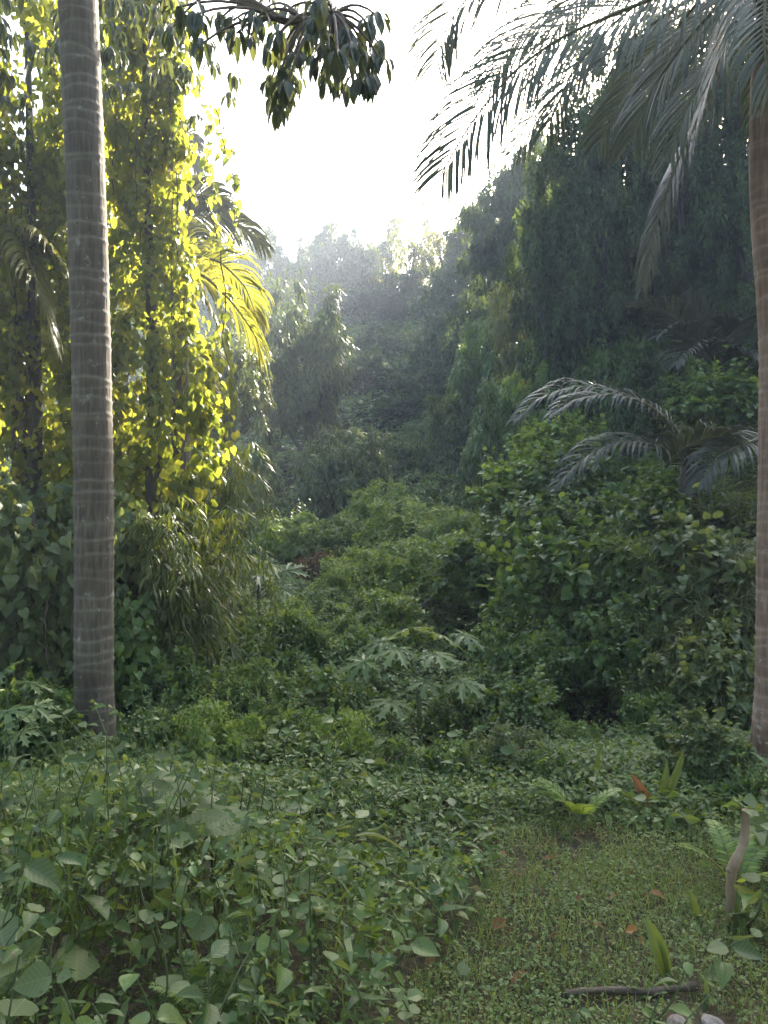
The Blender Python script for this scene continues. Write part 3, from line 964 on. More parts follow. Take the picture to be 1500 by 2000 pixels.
def frond(parent, base, dir0, length, droop, n, leaf_len, leaf_w, mat, r, ang=(70, 25), ldroop=.5, separate=False, fold=.25,
          rach=.018, name='frond', start=.12, one_side=None, segs=5, path=None, roll=0.0):
    """a feather frond: arching rachis plus two rows of drooping leaflets"""
    base = np.asarray(base, float)
    d = unit(np.asarray(dir0, float))
    m = 40
    ds = length / (m - 1)
    P, T = [base], [d]
    for i in range(m - 1):
        d = unit(d + np.array((0, 0, -1)) * droop * ds / length * (0.5 + 1.2 * i / m))
        P.append(P[-1] + d * ds); T.append(d)
    P, T = np.array(P), np.array(T)
    if path is not None:
        path = np.asarray(path, float)
        u = np.linspace(0, len(path) - 1, m)
        P = np.stack([np.interp(u, np.arange(len(path)), path[:, i]) for i in range(3)], -1)
        for _ in range(6):
            P[1:-1] = (P[:-2] + 2 * P[1:-1] + P[2:]) / 4
        s_ = np.concatenate([[0], np.cumsum(np.linalg.norm(np.diff(P, axis=0), axis=1))])
        P = np.stack([np.interp(np.linspace(0, s_[-1], m), s_, P[:, i]) for i in range(3)], -1)
        T = unit(np.gradient(P, axis=0))
    a = Acc()
    a.tube(P, np.linspace(rach, rach * .18, m), 6)
    if separate:
        root = a.obj(name, M['rachis'], parent, smooth=True)
    ts = np.linspace(start, .995, n)
    la = Acc() if separate else a
    for side in ((-1, 1) if one_side is None else (one_side,)):
        for q, t in enumerate(ts):
            t = min(max(t + r.normal() * .003, 0), .999)
            f = t * (m - 1); i = int(f)
            p = P[i] + (P[min(i + 1, m - 1)] - P[i]) * (f - i)
            tg = T[i]
            sv = unit(np.cross(tg, np.array((0, 0, 1.))) + 1e-6)
            sv = unit(sv * math.cos(roll) + np.cross(sv, tg) * math.sin(roll))
            upv = np.cross(sv, tg)
            an = math.radians(ang[0] + (ang[1] - ang[0]) * t + r.normal() * 3.5)
            L = leaf_len * (math.sin(math.pi * min(.18 + .8 * t, 1)) ** .55 * .85 + .15) * (.88 + .2 * r.random())
            ld = unit(tg * math.cos(an) + sv * side * math.sin(an) + upv * fold * (.7 + .5 * r.random()))
            pts = [p]
            dd = ld
            for s_ in range(segs):
                pts.append(pts[-1] + dd * L / segs)
                dd = unit(dd + np.array((0, 0, -1)) * ldroop * (.6 + .8 * r.random()) * (s_ + 1) / segs)
            pts = np.array(pts)
            wv = unit(np.cross(unit(np.gradient(pts, axis=0)), np.cross(sv, tg)) + r.normal(size=3) * .12)
            wid = leaf_w * np.interp(np.linspace(0, 1, segs + 1), [0, .15, .55, 1], [.35, .9, 1, .06])[:, None]
            V = np.concatenate([pts - wv * wid * .5, pts + wv * wid * .5])
            s1 = segs + 1
            F = [[k_, k_ + 1, s1 + k_ + 1, s1 + k_] for k_ in range(segs)]
            if separate:
                la = Acc()
                la.add(V, F)
                la.obj('leaflet', mat, root)
            else:
                la.add(V, F, 1)
    if not separate:
        root = a.obj(name, [M['rachis'], mat], parent, smooth=False)
    return root


# left foreground palm
LPD = 5.3
lb_ = at(184, 1450, LPD)
org = np.array((lb_[0], LPD, gz1(lb_[0], LPD)))
root = empty('palm_tree', org)
path = [(184, 1480), (184, 1440), (184, 1000), (179, 700), (172, 480), (163, 240), (152, 0), (140, -300), (132, -600)]
palm_trunk(path, LPD, lambda z: np.interp(z, [-.2, .1, .35, 1.6, 5, 7.2], [.155, .138, .126, .126, .127, .11]), M['palmbark'], root, org,
           spacing=.088, seed=3, zlow=org[2] - .1, depth=.009)
rr_ = np.random.default_rng(5)
top = at(132, -600, LPD) - org
for k in range(9):
    th = k * 2.4 + .4
    frond(root, top, (math.cos(th), math.sin(th), .5 + .5 * rr_.random()), 2.2 + .5 * rr_.random(), 1.6, 34, .5, .03, M['palmleaf'], rr_)
tag(root, 'grey ringed palm trunk with lichen patches standing tall at left', 'palm tree')

# right coconut palm
RPD = 4.7
rb_ = at(1516, 1560, RPD)
org = np.array((rb_[0], RPD, gz1(rb_[0], RPD)))
root = empty('coconut_palm', org)
path = [(1512, 1600), (1513, 1450), (1516, 1200), (1520, 850), (1522, 680), (1508, 500), (1499, 380), (1500, 200), (1512, 0), (1535, -120), (1548, -180)]
palm_trunk(path, RPD, lambda z: np.interp(z, [-.2, .15, .5, 3, 6.4], [.17, .14, .115, .105, .1]), M['redbark'], root, org, spacing=.075, seed=8,
           zlow=org[2] - .1, depth=.005)
r5 = np.random.default_rng(15)


def aim(px, py, d, lift, org_, top_, length, droop, n, ll, lw, mat, sep=False, ld=.45, ang=(62, 22), fold=.2, rach=.022):
    """frond from the crown whose tip falls about at the given place"""
    tip = at(px, py, d) - org_
    v = tip - top_
    length = length or np.linalg.norm(v) * 1.12
    dirv = unit(unit(v) + np.array((0, 0, lift)))
    return frond(root, top_, dirv, length, droop, n, ll, lw, mat, r5, ang=ang, ldroop=ld, separate=sep, fold=fold, rach=rach)




def pfrond(pts, org_, n, ll, lw, mat, sep=False, ld=.5, ang=(62, 22), fold=.15, rach=.018, start=.05, segs=5, roll=0.0):
    """frond whose rachis runs through the given places (px, py, distance)"""
    P = np.array([at(*p) for p in pts]) - org_
    return frond(root, P[0], (0, 0, 1), 1, 1, n, ll, lw, mat, r5, ang=ang, ldroop=ld, separate=sep, fold=fold, rach=rach, start=start, path=P, segs=segs, roll=roll)


CT = (1548, -170, RPD)
top = at(*CT) - org
pfrond([CT, (1400, -60, 4.7), (1250, 8, 4.7), (1100, 68, 4.7), (1000, 140, 4.65), (922, 235, 4.6), (862, 338, 4.55)], org, 104, .8, .0135, M['palmleaf'], True, .4, (60, 26), .05, roll=.95)
pfrond([CT, (1380, -190, 5.3), (1180, -150, 5.5), (1000, -70, 5.5), (905, 0, 5.5), (868, 60, 5.45), (852, 118, 5.4)], org, 96, .85, .0135, M['palmleaf'], False, .5, (64, 26), .05, roll=1.0)
pfrond([CT, (1500, -120, 4.5), (1455, -20, 4.3), (1425, 70, 4.2), (1390, 150, 4.15), (1368, 215, 4.1)], org, 84, .5, .013, M['palmleaf'], False, .35, (50, 18), .05, roll=-.5)
pfrond([CT, (1440, -90, 5.0), (1350, 20, 5.3), (1280, 110, 5.4), (1220, 190, 5.5), (1175, 270, 5.5)], org, 84, .6, .013, M['palmleaf'], False, .5, (58, 25), .05, roll=1.2)
pfrond([CT, (1500, -60, 4.2), (1490, 60, 3.9), (1500, 160, 3.8), (1520, 260, 3.8)], org, 54, .45, .02, M['palmleaf'], False, .6)
pfrond([CT, (1480, 0, 5.3), (1400, 160, 5.7), (1320, 320, 5.8), (1280, 440, 5.8), (1255, 560, 5.8)], org, 80, .5, .016, M['darkpalm'], False, .8, (52, 24), .05, roll=.5)
pfrond([CT, (1420, -60, 5.6), (1300, 30, 6.0), (1150, 130, 6.3), (1060, 210, 6.4), (1010, 290, 6.4)], org, 90, .75, .013, M['palmleaf'], False, .5, (60, 25), .05, roll=1.0)
pfrond([CT, (1400, -120, 5), (1250, -60, 5.2), (1110, -5, 5.4), (1010, 70, 5.5), (960, 160, 5.5)], org, 90, .75, .014, M['palmleaf'], False, .5, (60, 25), .05, roll=1.1)
pfrond([CT, (1430, -20, 4.9), (1340, 80, 5.0), (1275, 170, 5.1), (1235, 270, 5.1)], org, 80, .6, .014, M['palmleaf'], False, .5, (58, 25), .05, roll=.9)
pfrond([CT, (1465, -10, 4.7), (1400, 110, 4.7), (1340, 210, 4.7), (1310, 300, 4.7)], org, 80, .55, .014, M['palmleaf'], False, .5, (58, 25), .05, roll=.6)
pfrond([CT, (1470, -100, 5.2), (1340, -60, 5.6), (1200, 40, 5.9), (1110, 150, 6.0), (1070, 250, 6.0)], org, 80, .7, .016, M['palmleaf'], False, .5, (58, 25), .05, roll=1.0)
for th, el_ in ((-.3, .7), (.5, .9), (1.2, .7), (2.0, .9), (-1.2, .8)):
    frond(root, top, (math.cos(th), math.sin(th), el_), 3.0, 1.5, 64, .55, .02, M['palmleaf'], r5)
tag(root, 'leaning coconut palm with reddish trunk at the right edge, fronds overhead', 'palm tree')


# arching dark palm on the right slope
APD = 9.2
c = at(1345, 880, APD)
org = np.array((c[0], APD, gz1(c[0], APD)))
root = empty('arching_palm', org)
a = Acc()
a.tube([(0, 0, -.2), (0, 0, (c[2] - org[2]) * .6), (0, 0, c[2] - org[2])], (.12, .11, .09), 10)
a.obj('trunk', M['bark'], root, smooth=True)
AC = (1348, 890, APD)
for pts, sep in (([AC, (1300, 815, 9.2), (1215, 765, 9.1), (1125, 752, 9.0), (1060, 772, 8.9), (1008, 818, 8.8)], True),
                 ([AC, (1318, 830, 8.9), (1260, 785, 8.7), (1190, 768, 8.6), (1125, 778, 8.5), (1080, 808, 8.4)], True),
                 ([AC, (1310, 880, 8.8), (1250, 862, 8.6), (1190, 866, 8.5), (1135, 896, 8.4), (1090, 945, 8.3)], True),
                 ([(1300, 912, 8.9), (1330, 878, 8.6), (1375, 856, 8.4), (1425, 850, 8.2)], True),
                 ([(1500, 850, 8.6), (1450, 868, 8.3), (1400, 892, 8.1), (1365, 945, 8.0)], True),
                 ([AC, (1400, 860, 9.4), (1460, 850, 9.5), (1530, 880, 9.6)], False)):
    pfrond(pts, org, 30 if sep else 34, .56, .034, M['darkpalm'], sep, .8, (64, 24), .25, .02, roll=.45)
tag(root, 'dark arching palm with glossy drooping fronds on the right slope', 'palm tree')

# upright-leaved palm behind it
c = at(1400, 720, 12)
org = np.array((c[0], 12, gz1(c[0], 12)))
root = empty('feather_palm', org)
a = Acc()
a.tube([(0, 0, -.2), (0, 0, c[2] - org[2])], (.12, .1), 9)
a.obj('trunk', M['bark'], root, smooth=True)
for px, py, d in ((1245, 610, 11.6), (1290, 680, 11.2), (1350, 600, 12), (1440, 640, 11.5), (1480, 740, 11.3), (1330, 760, 11)):
    aim(px, py, d, .8, org, c - org, None, 1.3, 36, .62, .045, M['darkpalm'], False, .4, (60, 25), .3, .02)
tag(root, 'dim feather palm with spiky leaflets behind the arching palm', 'palm tree')


def bg_palm(px, py, d, fr, label, mat, nleaf=52, ll=.75, lw=.045, trunk_r=.13, ld=.8):
    global root
    c = at(px, py, d)
    org = np.array((c[0], d, gz1(c[0], d)))
    root = empty('coconut_palm', org)
    a = Acc()
    a.tube([(0.1, 0, -.2), (.02, 0, (c[2] - org[2]) * .5), (0, 0, c[2] - org[2])], (trunk_r * 1.2, trunk_r, trunk_r * .85), 10)
    a.obj('trunk', M['palmbark'], root, smooth=True)
    for t in fr:
        pfrond([(px, py, d)] + [q if len(q) == 3 else (*q, d) for q in t], org, nleaf, ll, lw, mat, False, ld, (60, 22), .08, .022, roll=.7)
    tag(root, label, 'palm tree')


bg_palm(295, 440, 13, [[(350, 425), (420, 418), (475, 440), (518, 478)], [(340, 395), (385, 378), (420, 384), (445, 405)], [(345, 450), (390, 470), (425, 510), (440, 560)],
                       [(240, 400), (180, 400), (120, 430)], [(250, 460), (200, 500), (160, 560)], [(300, 380, 14), (310, 320, 15), (330, 290, 16)]],
        'coconut palm whose pale fronds fan into the sky beside the vine wall', M['palmleaf'])
bg_palm(290, 320, 17, [[(335, 295), (365, 292), (388, 330)], [(330, 280), (360, 262), (385, 275)], [(240, 290), (200, 300), (160, 340)], [(290, 260), (280, 210), (250, 180)]],
        'farther coconut palm showing only frond tips above the vine wall', M['palmleaf'])
bg_palm(350, 530, 9.0, [[(395, 535, 9), (450, 585, 8.9), (500, 655, 8.8), (524, 745, 8.7)], [(385, 560, 8.6), (420, 620, 8.4), (445, 700, 8.3), (455, 780, 8.2)],
                        [(380, 500, 9.3), (430, 510, 9.6), (480, 560, 9.8), (505, 630, 9.9)], [(300, 500), (240, 520), (190, 600)], [(340, 460, 9.5), (330, 420, 10)]],
        'low coconut palm with sunlit golden fronds hanging right of the vines', M['litpalm'], 50, .6, .03, .11)
bg_palm(40, 450, 8.6, [[(0, 400, 8.3), (-60, 420, 8)], [(90, 470, 8), (150, 560, 7.8), (190, 660, 7.7)], [(60, 520, 7.8), (90, 600, 7.6), (110, 680, 7.5)], [(100, 430), (180, 450), (230, 540)],
                       [(-20, 500, 8), (-60, 580, 7.8)]],
        'coconut palm with brownish fronds behind the trunk at far left', M['litpalm'], 50, .6, .03, .11)


# ------------------------------------------------------------------ left wall of vines
def vine_tree(name, px_c, d, z0, z1, rx, ry, nclump, per, leaf, label, seed, nstr=40, mat='vine', rcs=.26):
    r = np.random.default_rng(seed)
    c = at(px_c, 1000, d)
    org = np.array((c[0], d, gz1(c[0], d)))
    root = empty(name, org)
    a = Acc()
    # column of clumps
    C = []
    for k in range(nclump):
        t = r.random()
        th = r.random() * 6.28
        q = .5 + .5 * r.random() ** .5
        z = z0 + (z1 - z0) * t
        wf = .8 + .35 * math.sin(t * 5 + seed)
        C.append((math.cos(th) * rx * q * wf, math.sin(th) * ry * q * wf, z))
    C = np.array(C)
    idx = np.repeat(np.arange(nclump), per)
    n = len(idx)
    out = unit(C * np.array((1, 1, 0)))[idx]
    v = unit(r.normal(size=(n, 3)) + out * .5)
    P = C[idx] + v * (rcs * (.5 + .8 * r.random(nclump))[idx] * r.random(n) ** .5)[:, None] * np.array((1, 1, 1.5))
    D = unit(v * .35 + rand_dirs(n, r) * .45 + np.array((0, 0, -.75)))
    N = unit(out * .45 + rand_dirs(n, r) * .8 + np.array((0, 0, .4)))
    a.leaves(HEART, P, D, N, leaf * (.5 + .9 * r.random(n)), .9)
    f = a.obj('vine_leaves', M[mat], root, kind='stuff')
    # hanging strands with leaves
    for s in range(nstr):
        th = r.random() * 6.28
        p0 = np.array((math.cos(th) * rx * 1.05, math.sin(th) * ry * 1.05, z0 + (z1 - z0) * (.35 + .65 * r.random())))
        L = .7 + 1.3 * r.random()
        q = np.linspace(0, 1, 14)[:, None]
        pts = p0 + np.array((0, 0, -1)) * L * q + np.array((math.cos(th), math.sin(th), 0)) * .15 * np.sin(q * 2.5) + np.cumsum(r.normal(size=(14, 3)) * .012, 0)
        st = Acc()
        st.tube(pts, .006, 4)
        m_ = int(16 * L)
        ii_ = r.random(m_) * 12.9
        i0 = ii_.astype(int)
        Pp = pts[i0] + (pts[i0 + 1] - pts[i0]) * (ii_ - i0)[:, None]
        od = unit(rand_dirs(m_, r) * np.array((1, 1, .3)))
        st.leaves(HEART, Pp + od * .03, unit(od * .6 + np.array((0, 0, -.7))), unit(od + np.array((0, 0, .6)) + rand_dirs(m_, r) * .4),
                  leaf * (.6 + .7 * r.random(m_)), .92, 1)
        st.obj('hanging_vine', [M['twig'], M[mat]], root)
    t_ = Acc()
    t_.tube([(0, 0, -.2), (.05, .02, (z1) * .4), (-.04, 0, z1 * .95)], (.1, .07, .03), 9)
    t_.obj('trunk', M['bark'], root, smooth=True)
    tag(root, label, 'vine tree')
    return root


vine_tree('vine_clad_tree', 290, 7.6, 1.3, 7.2, .54, .14, 165, 44, .085, 'tall sunlit tree smothered in heart-leaved vines right of the left palm', 1, 24)
vine_tree('vine_clad_tree', 60, 8.4, 1.4, 7.6, .9, .16, 190, 42, .09, 'sunlit vine-smothered tree left of the left palm trunk', 2, 20)
vine_tree('vine_clad_tree', -190, 7.2, .6, 6.5, .7, .5, 120, 70, .09, 'vine-smothered tree cut by the left edge', 3, 20)
vine_tree('vine_clad_tree', 190, 10.2, 1.0, 9.0, 1.6, .3, 300, 34, .12, 'broad vine-hung tree filling the gap behind the left palm trunk', 7, 10)
vine_tree('creeper_mound', 70, 6.7, .2, 2.1, .6, .45, 70, 60, .1, 'dark mound of broad creeper leaves left of the palm trunk', 4, 16, 'bushgrey', .3)
vine_tree('creeper_mound', 255, 6.5, -.1, 1.0, .32, .3, 34, 55, .085, 'low creeper mound with hanging leaves right behind the palm trunk', 6, 12, 'bush', .22)


def bamboo(px, d, top, spread, nculm, label, seed):
    r = np.random.default_rng(seed)
    c = at(px, 1000, d)
    org = np.array((c[0], d, gz1(c[0], d)))
    root = empty('bamboo_clump', org)
    tips = []
    for k in range(nculm):
        th = r.random() * 6.28
        H = top * (.55 + .5 * r.random())
        o_ = np.array((math.cos(th), math.sin(th), 0))
        q = np.linspace(0, 1, 14)[:, None]
        pts = o_ * .2 * r.random() + o_ * spread * (q ** 2) * (.5 + .8 * r.random()) + np.array((0, 0, 1)) * (H * q - H * .35 * q ** 4)
        a = Acc()
        a.tube(pts, np.linspace(.016, .004, 14), 5)
        a.obj('culm', M['stem'], root, smooth=True)
        for i in range(3, 14):
            for _ in range(2):
                tips.append(pts[i] + r.normal(size=3) * .08)
    a = Acc()
    drooping_sprays(a, tips, 30, .55, .12, .13, r)
    a.obj('leaves', M['bamboo'], root, kind='stuff')
    tag(root, label, 'bamboo')


bamboo(330, 7.1, 2.9, .5, 30, 'dark bamboo clump with drooping narrow leaves beside the left palm', 1)
bamboo(395, 8.3, 3.6, .45, 16, 'taller lit bamboo behind the dark clump, at the vine wall edge', 2)
bamboo(1440, 7.2, 1.5, .4, 12, 'small bamboo-like clump in the shade left of the right trunk', 3)


# ------------------------------------------------------------------ big tree overhead with drooping leaves
def leaf_mesh(name, outline, mat, curl=.25, fold=.12, segs=6, wav=.0):
    """one well-shaped leaf, unit length along +y; outline = half widths at segs+1 stations"""
    t = np.linspace(0, 1, segs + 1)
    hw = np.interp(t, np.linspace(0, 1, len(outline)), outline)
    V, F = [], []
    for i, (ti, h_) in enumerate(zip(t, hw)):
        z = -curl * ti * ti
        for xx in (-1, -.5, 0, .5, 1):
            V.append((xx * h_, ti, z + fold * abs(xx) * h_ * 2 + wav * math.sin(ti * 16 + xx * 2) * abs(xx)))
    for i in range(segs):
        for j in range(4):
            q = i * 5 + j
            F.append((q, q + 1, q + 6, q + 5))
    a = Acc()
    a.add(V, F)
    return a.mesh(name, mat, smooth=True)


LEAF = {
    'hang': leaf_mesh('leaf', [.02, .12, .17, .18, .15, .09, .0], M['overhang'], .18, .25),
    'oval': leaf_mesh('leaf', [.03, .2, .3, .31, .25, .14, .0], M['weed'], .22, .15),
    'ovalg': leaf_mesh('leaf', [.03, .2, .3, .31, .25, .14, .0], M['weedgrey'], .18, .12, wav=.01),
    'broad': leaf_mesh('leaf', [.1, .36, .43, .4, .3, .16, .0], M['weedgrey'], .2, .1, wav=.012),
    'broadw': leaf_mesh('leaf', [.1, .36, .43, .4, .3, .16, .0], M['weed'], .25, .12, wav=.01),
    'round': leaf_mesh('leaf', [.12, .34, .44, .46, .42, .28, .03], M['weedgrey'], .1, .06),
    'lance': leaf_mesh('leaf', [.02, .1, .14, .15, .12, .07, .0], M['weed'], .35, .2),
    'strap': leaf_mesh('leaf', [.035, .05, .06, .06, .05, .03, .0], M['seedling'], .5, .5),
    'strapg': leaf_mesh('leaf', [.03, .06, .075, .075, .06, .035, .0], M['weedgrey'], .55, .3),
    'sword': leaf_mesh('leaf', [.025, .045, .06, .068, .062, .042, .0], M['seedling'], .1, .6),
    'red': leaf_mesh('leaf', [.02, .07, .13, .16, .15, .1, .02], M['redleaf'], .15, .4),
    'dead': leaf_mesh('leaf', [.05, .2, .3, .3, .24, .12, .0], M['dead'], -.2, .3, wav=.04),
    'orange': leaf_mesh('leaf', [.05, .25, .36, .36, .28, .14, .0], M['orange'], -.15, .2, wav=.03),
}


LEAFPICK = np.random.default_rng(6)
for k_, o_, m_ in (('oval', [.03, .2, .3, .31, .25, .14, .0], 'weed'), ('ovalg', [.03, .2, .3, .31, .25, .14, .0], 'weedgrey'),
                   ('broad', [.1, .36, .43, .4, .3, .16, .0], 'weedgrey'), ('broadw', [.1, .36, .43, .4, .3, .16, .0], 'weed'),
                   ('lance', [.02, .1, .14, .15, .12, .07, .0], 'weed')):
    LEAF[k_] = [LEAF[k_]] + [leaf_mesh('leaf', np.array(o_) * ws, M[m_ if j_ < 2 else ('weed' if m_ == 'weedgrey' else 'weedgrey')], cu, fo, wav=wa)
                             for j_, (ws, cu, fo, wa) in enumerate(((.85, .45, .22, .015), (1.08, .02, .05, .02), (.7, .3, .35, .03)))]


def frame(D, N):
    D = unit(D); X = unit(np.cross(D, N)); Z = np.cross(X, D)
    return Matrix(((X[0], D[0], Z[0]), (X[1], D[1], Z[1]), (X[2], D[2], Z[2])))


def put_leaf(kind, P, D, N, s, parent, wid=1.0, name='leaf'):
    me = LEAF[kind]
    if isinstance(me, list):
        me = me[LEAFPICK.integers(len(me))]
    o = bpy.data.objects.new(name, me)
    m = frame(D, N).to_4x4()
    m = Matrix.Translation(Vector(P)) @ m @ Matrix.Diagonal((s * wid, s, s, 1))
    link(o, parent)
    o.matrix_local = m
    return o


OTD = 4.4
org = np.array((-4.6, 5.6, gz1(-4.6, 5.6)))
root = empty('overhanging_tree', org)
r = np.random.default_rng(77)
clusters = [(530, 165), (552, 190), (540, 225), (640, 170), (668, 178), (718, 165), (432, 45), (462, 75), (485, 85), (520, 25), (545, 75), (575, 120), (548, 148), (535, 200), (640, 25), (655, 80), 
            (720, 60), (740, 95), (712, 150), (650, 150), (622, 130), (596, 90), (690, 110), (395, 95), (378, 40), (345, 25), (300, 10), (255, 40), (585, 60), (530, 110), (735, 40), (705, 95), (675, 140), (630, 85), (605, 45), (720, 120), (560, 175), (455, 50), (700, 170), (745, 130), (625, 15), (660, 120), 
            (222, 20), (330, 75), (280, 70), (665, 50), (620, 60), (560, 30), (500, 45), (245, 90), (300, 110),
            (90, 20), (40, 60), (70, 110), (15, 20), (110, 70), (20, 130), (30, 190), (205, 70), (640, 105), (680, 75)]
tw = Acc()
main = [at(-400, 240, 5.6), at(-100, -40, 5.2), at(250, -110, 4.8), at(480, 2, OTD), at(560, 45, OTD), at(650, 30, OTD)]
main = np.array(main) - org
q = np.linspace(0, 5, 24)
mp_ = np.stack([np.interp(q, np.arange(6), main[:, i]) for i in range(3)], -1)
tr = Acc()
tr.tube([(0, 0, -.2), (.05, 0, 2.2), main[0] + np.array((-.1, 0, .2))], (.24, .2, .15), 10)
tr.obj('trunk', M['bark'], root, smooth=True)
br = Acc()
br.tube(mp_, np.linspace(.07, .008, 24), 7)
extra = []
for px, py in clusters:
    d = OTD + r.normal() * .3 + (0 if px > 330 else .35)
    if px < 330:
        continue
    p = at(px, py - 10, d) - org
    s = mp_[np.argmin(np.linalg.norm(mp_ - p - np.array((0.25, 0, -.1)), axis=1))]
    qq = np.linspace(0, 1, 6)[:, None]
    mid = (s + p) / 2 + np.array((0, 0, .12))
    br.tube(s * (1 - qq) ** 2 + 2 * mid * qq * (1 - qq) + p * qq ** 2, np.linspace(.011, .006, 6), 5)
    extra.append(p)
    for k in range(6):
        th = r.random() * 6.28
        D = np.array((math.cos(th) * .45, math.sin(th) * .45, -.75 - .35 * r.random()))
        put_leaf('hang', p + np.array((math.cos(th), math.sin(th), 0)) * .012 + np.array((0, 0, .03 * r.random())), D,
                 np.array((math.cos(th), math.sin(th), .5)), .1 + .045 * r.random(), root, .85 + .3 * r.random())
br.obj('branch', M['twig'], root, smooth=True)
# the rest of its crown, in and above the frame's upper left
a = Acc()
n = 260
C = np.stack([r.random(n) * 4.6 - .6, r.random(n) * 1.3 + .2, 5.3 + r.random(n) * 1.8], -1)
C[:, 2] -= np.where(C[:, 0] < 1.9, .5, 0) * r.random(len(C))
C = C[C[:, 2] > 5.0 + np.clip(C[:, 0] - 2.2, 0, 3) * .35]
idx = np.repeat(np.arange(len(C)), 9); n = len(idx)
v = unit(rand_dirs(n, r) * np.array((1, 1, .3)))
a.leaves(OVAL, C[idx] + v * .03, unit(v * .5 + np.array((0, 0, -.85))), unit(v + np.array((0, 0, .5))), .1 + .06 * r.random(n), .34)
C = np.array(extra)
idx = np.repeat(np.arange(len(C)), 5); n = len(idx)
v = unit(rand_dirs(n, r) * np.array((1, 1, .3)))
a.leaves(OVAL, C[idx] + v * .04 + np.array((0, .03, .05)) * r.random((n, 1)), unit(v * .5 + np.array((0, 0, -.85))), unit(v + np.array((0, 0, .5))), .09 + .045 * r.random(n), .36)
a.obj('crown', M['overhang'], root, kind='stuff')
tag(root, 'broadleaf tree reaching in from upper left with dangling dark leaf clusters', 'tree')


# ------------------------------------------------------------------ papaya plants
def papaya_leaf_mesh(seed):
    """palmate leaf with seven toothed lobes, radius about 1, stalk joint at the origin"""
    r = np.random.default_rng(seed)
    a = Acc()
    for k, angd in enumerate((-138, -92, -46, 0, 46, 92, 138)):
        an = math.radians(angd)
        L = (1.0, .95, .82, .6)[abs(k - 3)]
        d = np.array((math.sin(an), math.cos(an)))
        p = np.array((d[1], -d[0]))
        st = [(0, .05), (.25, .09), (.42, .1), (.5, .25), (.56, .1), (.7, .1), (.75, .2), (.82, .07), (1, .0)]
        V, F = [], []
        for t, h_ in st:
            z = -.32 * (t * L) ** 2
            for sgn in (-1, 0, 1):
                off = .12 if h_ > .15 else 0
                q = d * (t + (off if sgn else 0)) * L + p * sgn * h_ * L
                V.append((q[0], q[1], z - .04 * abs(sgn) * (h_ > .15) + .03 * abs(sgn)))
        for i in range(len(st) - 1):
            b_ = i * 3
            F += [(b_, b_ + 1, b_ + 4, b_ + 3), (b_ + 1, b_ + 2, b_ + 5, b_ + 4)]
        a.add(V, F)
    th = np.linspace(-2.6, 2.6, 15)
    V = [(0, 0, .0)] + [(.3 * math.sin(t), .3 * math.cos(t), -.02) for t in th]
    a.add(V, [(0, i, i + 1) for i in range(1, 15)])
    return a.mesh('leaf_blade', M['papaya'])


PAP = [papaya_leaf_mesh(s) for s in range(2)]


def papaya(px, py_base, d, h, leaves, label, seed, name='papaya_plant'):
    r = np.random.default_rng(seed)
    c = at(px, py_base, d)
    org = np.array((c[0], d, gz1(c[0], d)))
    root = empty(name, org)
    H = CAMZ + (1000 - h) * K * d - org[2]
    a = Acc()
    q = np.linspace(0, 1, 8)[:, None]
    a.tube(np.array((0, 0, -.1)) + np.array((0, 0, H + .1)) * q + np.sin(q * 4) * np.array((.015, 0, 0)), np.linspace(.03, .016, 8), 8)
    a.obj('stem', M['stem'], root, smooth=True)
    for px2, py2, dd, sz in leaves:
        tip = at(px2, py2, d + dd) - org
        b0 = np.array((0, 0, H - .03 - .1 * r.random()))
        s = Acc()
        qq = np.linspace(0, 1, 7)[:, None]
        mid = (b0 + tip) / 2 + np.array((0, 0, -.02))
        cur = b0 * (1 - qq) ** 2 + 2 * mid * qq * (1 - qq) + tip * qq ** 2
        s.tube(cur, np.linspace(.007, .004, 7), 5)
        so_ = s.obj('leaf_stalk', M['stem'], root, smooth=True)
        v = unit((tip - b0) * np.array((1, 1, .0)) + 1e-4)
        o = bpy.data.objects.new('leaf_blade', PAP[r.integers(2)])
        m = frame(v + np.array((0, 0, -.25)) + r.normal(size=3) * .12, np.array((0, -.25, 1)) + v * .2 + r.normal(size=3) * .15).to_4x4()
        link(o, so_)
        sv = sz * K * d
        o.matrix_local = Matrix.Translation(Vector(tip)) @ m @ Matrix.Diagonal((sv, sv, sv, 1))
    tag(root, label, 'papaya', 'papaya plants')


papaya(818, 1490, 6.15, 1312, [(748, 1253, .1, 62), (800, 1228, .3, 62), (858, 1240, .2, 64), (905, 1240, .0, 55), (712, 1293, -.1, 60), (775, 1268, -.3, 55),
                              (850, 1278, -.3, 55), (765, 1371, -.35, 58), (900, 1331, -.2, 60), (925, 1336, .3, 50), (830, 1331, -.4, 45)],
       'near papaya plant with wide toothed leaves in the middle of the scene', 1)
papaya(505, 1230, 10, 1150, [(455, 1115, 0, 50), (490, 1103, .3, 52), (530, 1105, .1, 52), (560, 1115, -.1, 46), (470, 1145, -.3, 44), (545, 1150, -.3, 46), (505, 1125, -.3, 45)],
       'far papaya plant with flat bright leaves beside the bamboo', 2)
papaya(985, 1400, 6.9, 1345, [(960, 1310, 0, 42), (1000, 1300, .1, 45), (1030, 1330, -.1, 42), (985, 1335, -.3, 36)],
       'small young papaya right of the near papaya', 3)

# broad lobed-leaf plants
papaya(20, 1480, 4.6, 1400, [(10, 1310, 0, 62), (55, 1335, .1, 58), (70, 1380, -.1, 52), (15, 1390, -.2, 60), (-40, 1350, 0, 55), (40, 1430, -.25, 45)],
       'sunlit plant with large pale lobed leaves at the left edge', 4, 'lobed_leaf_plant')


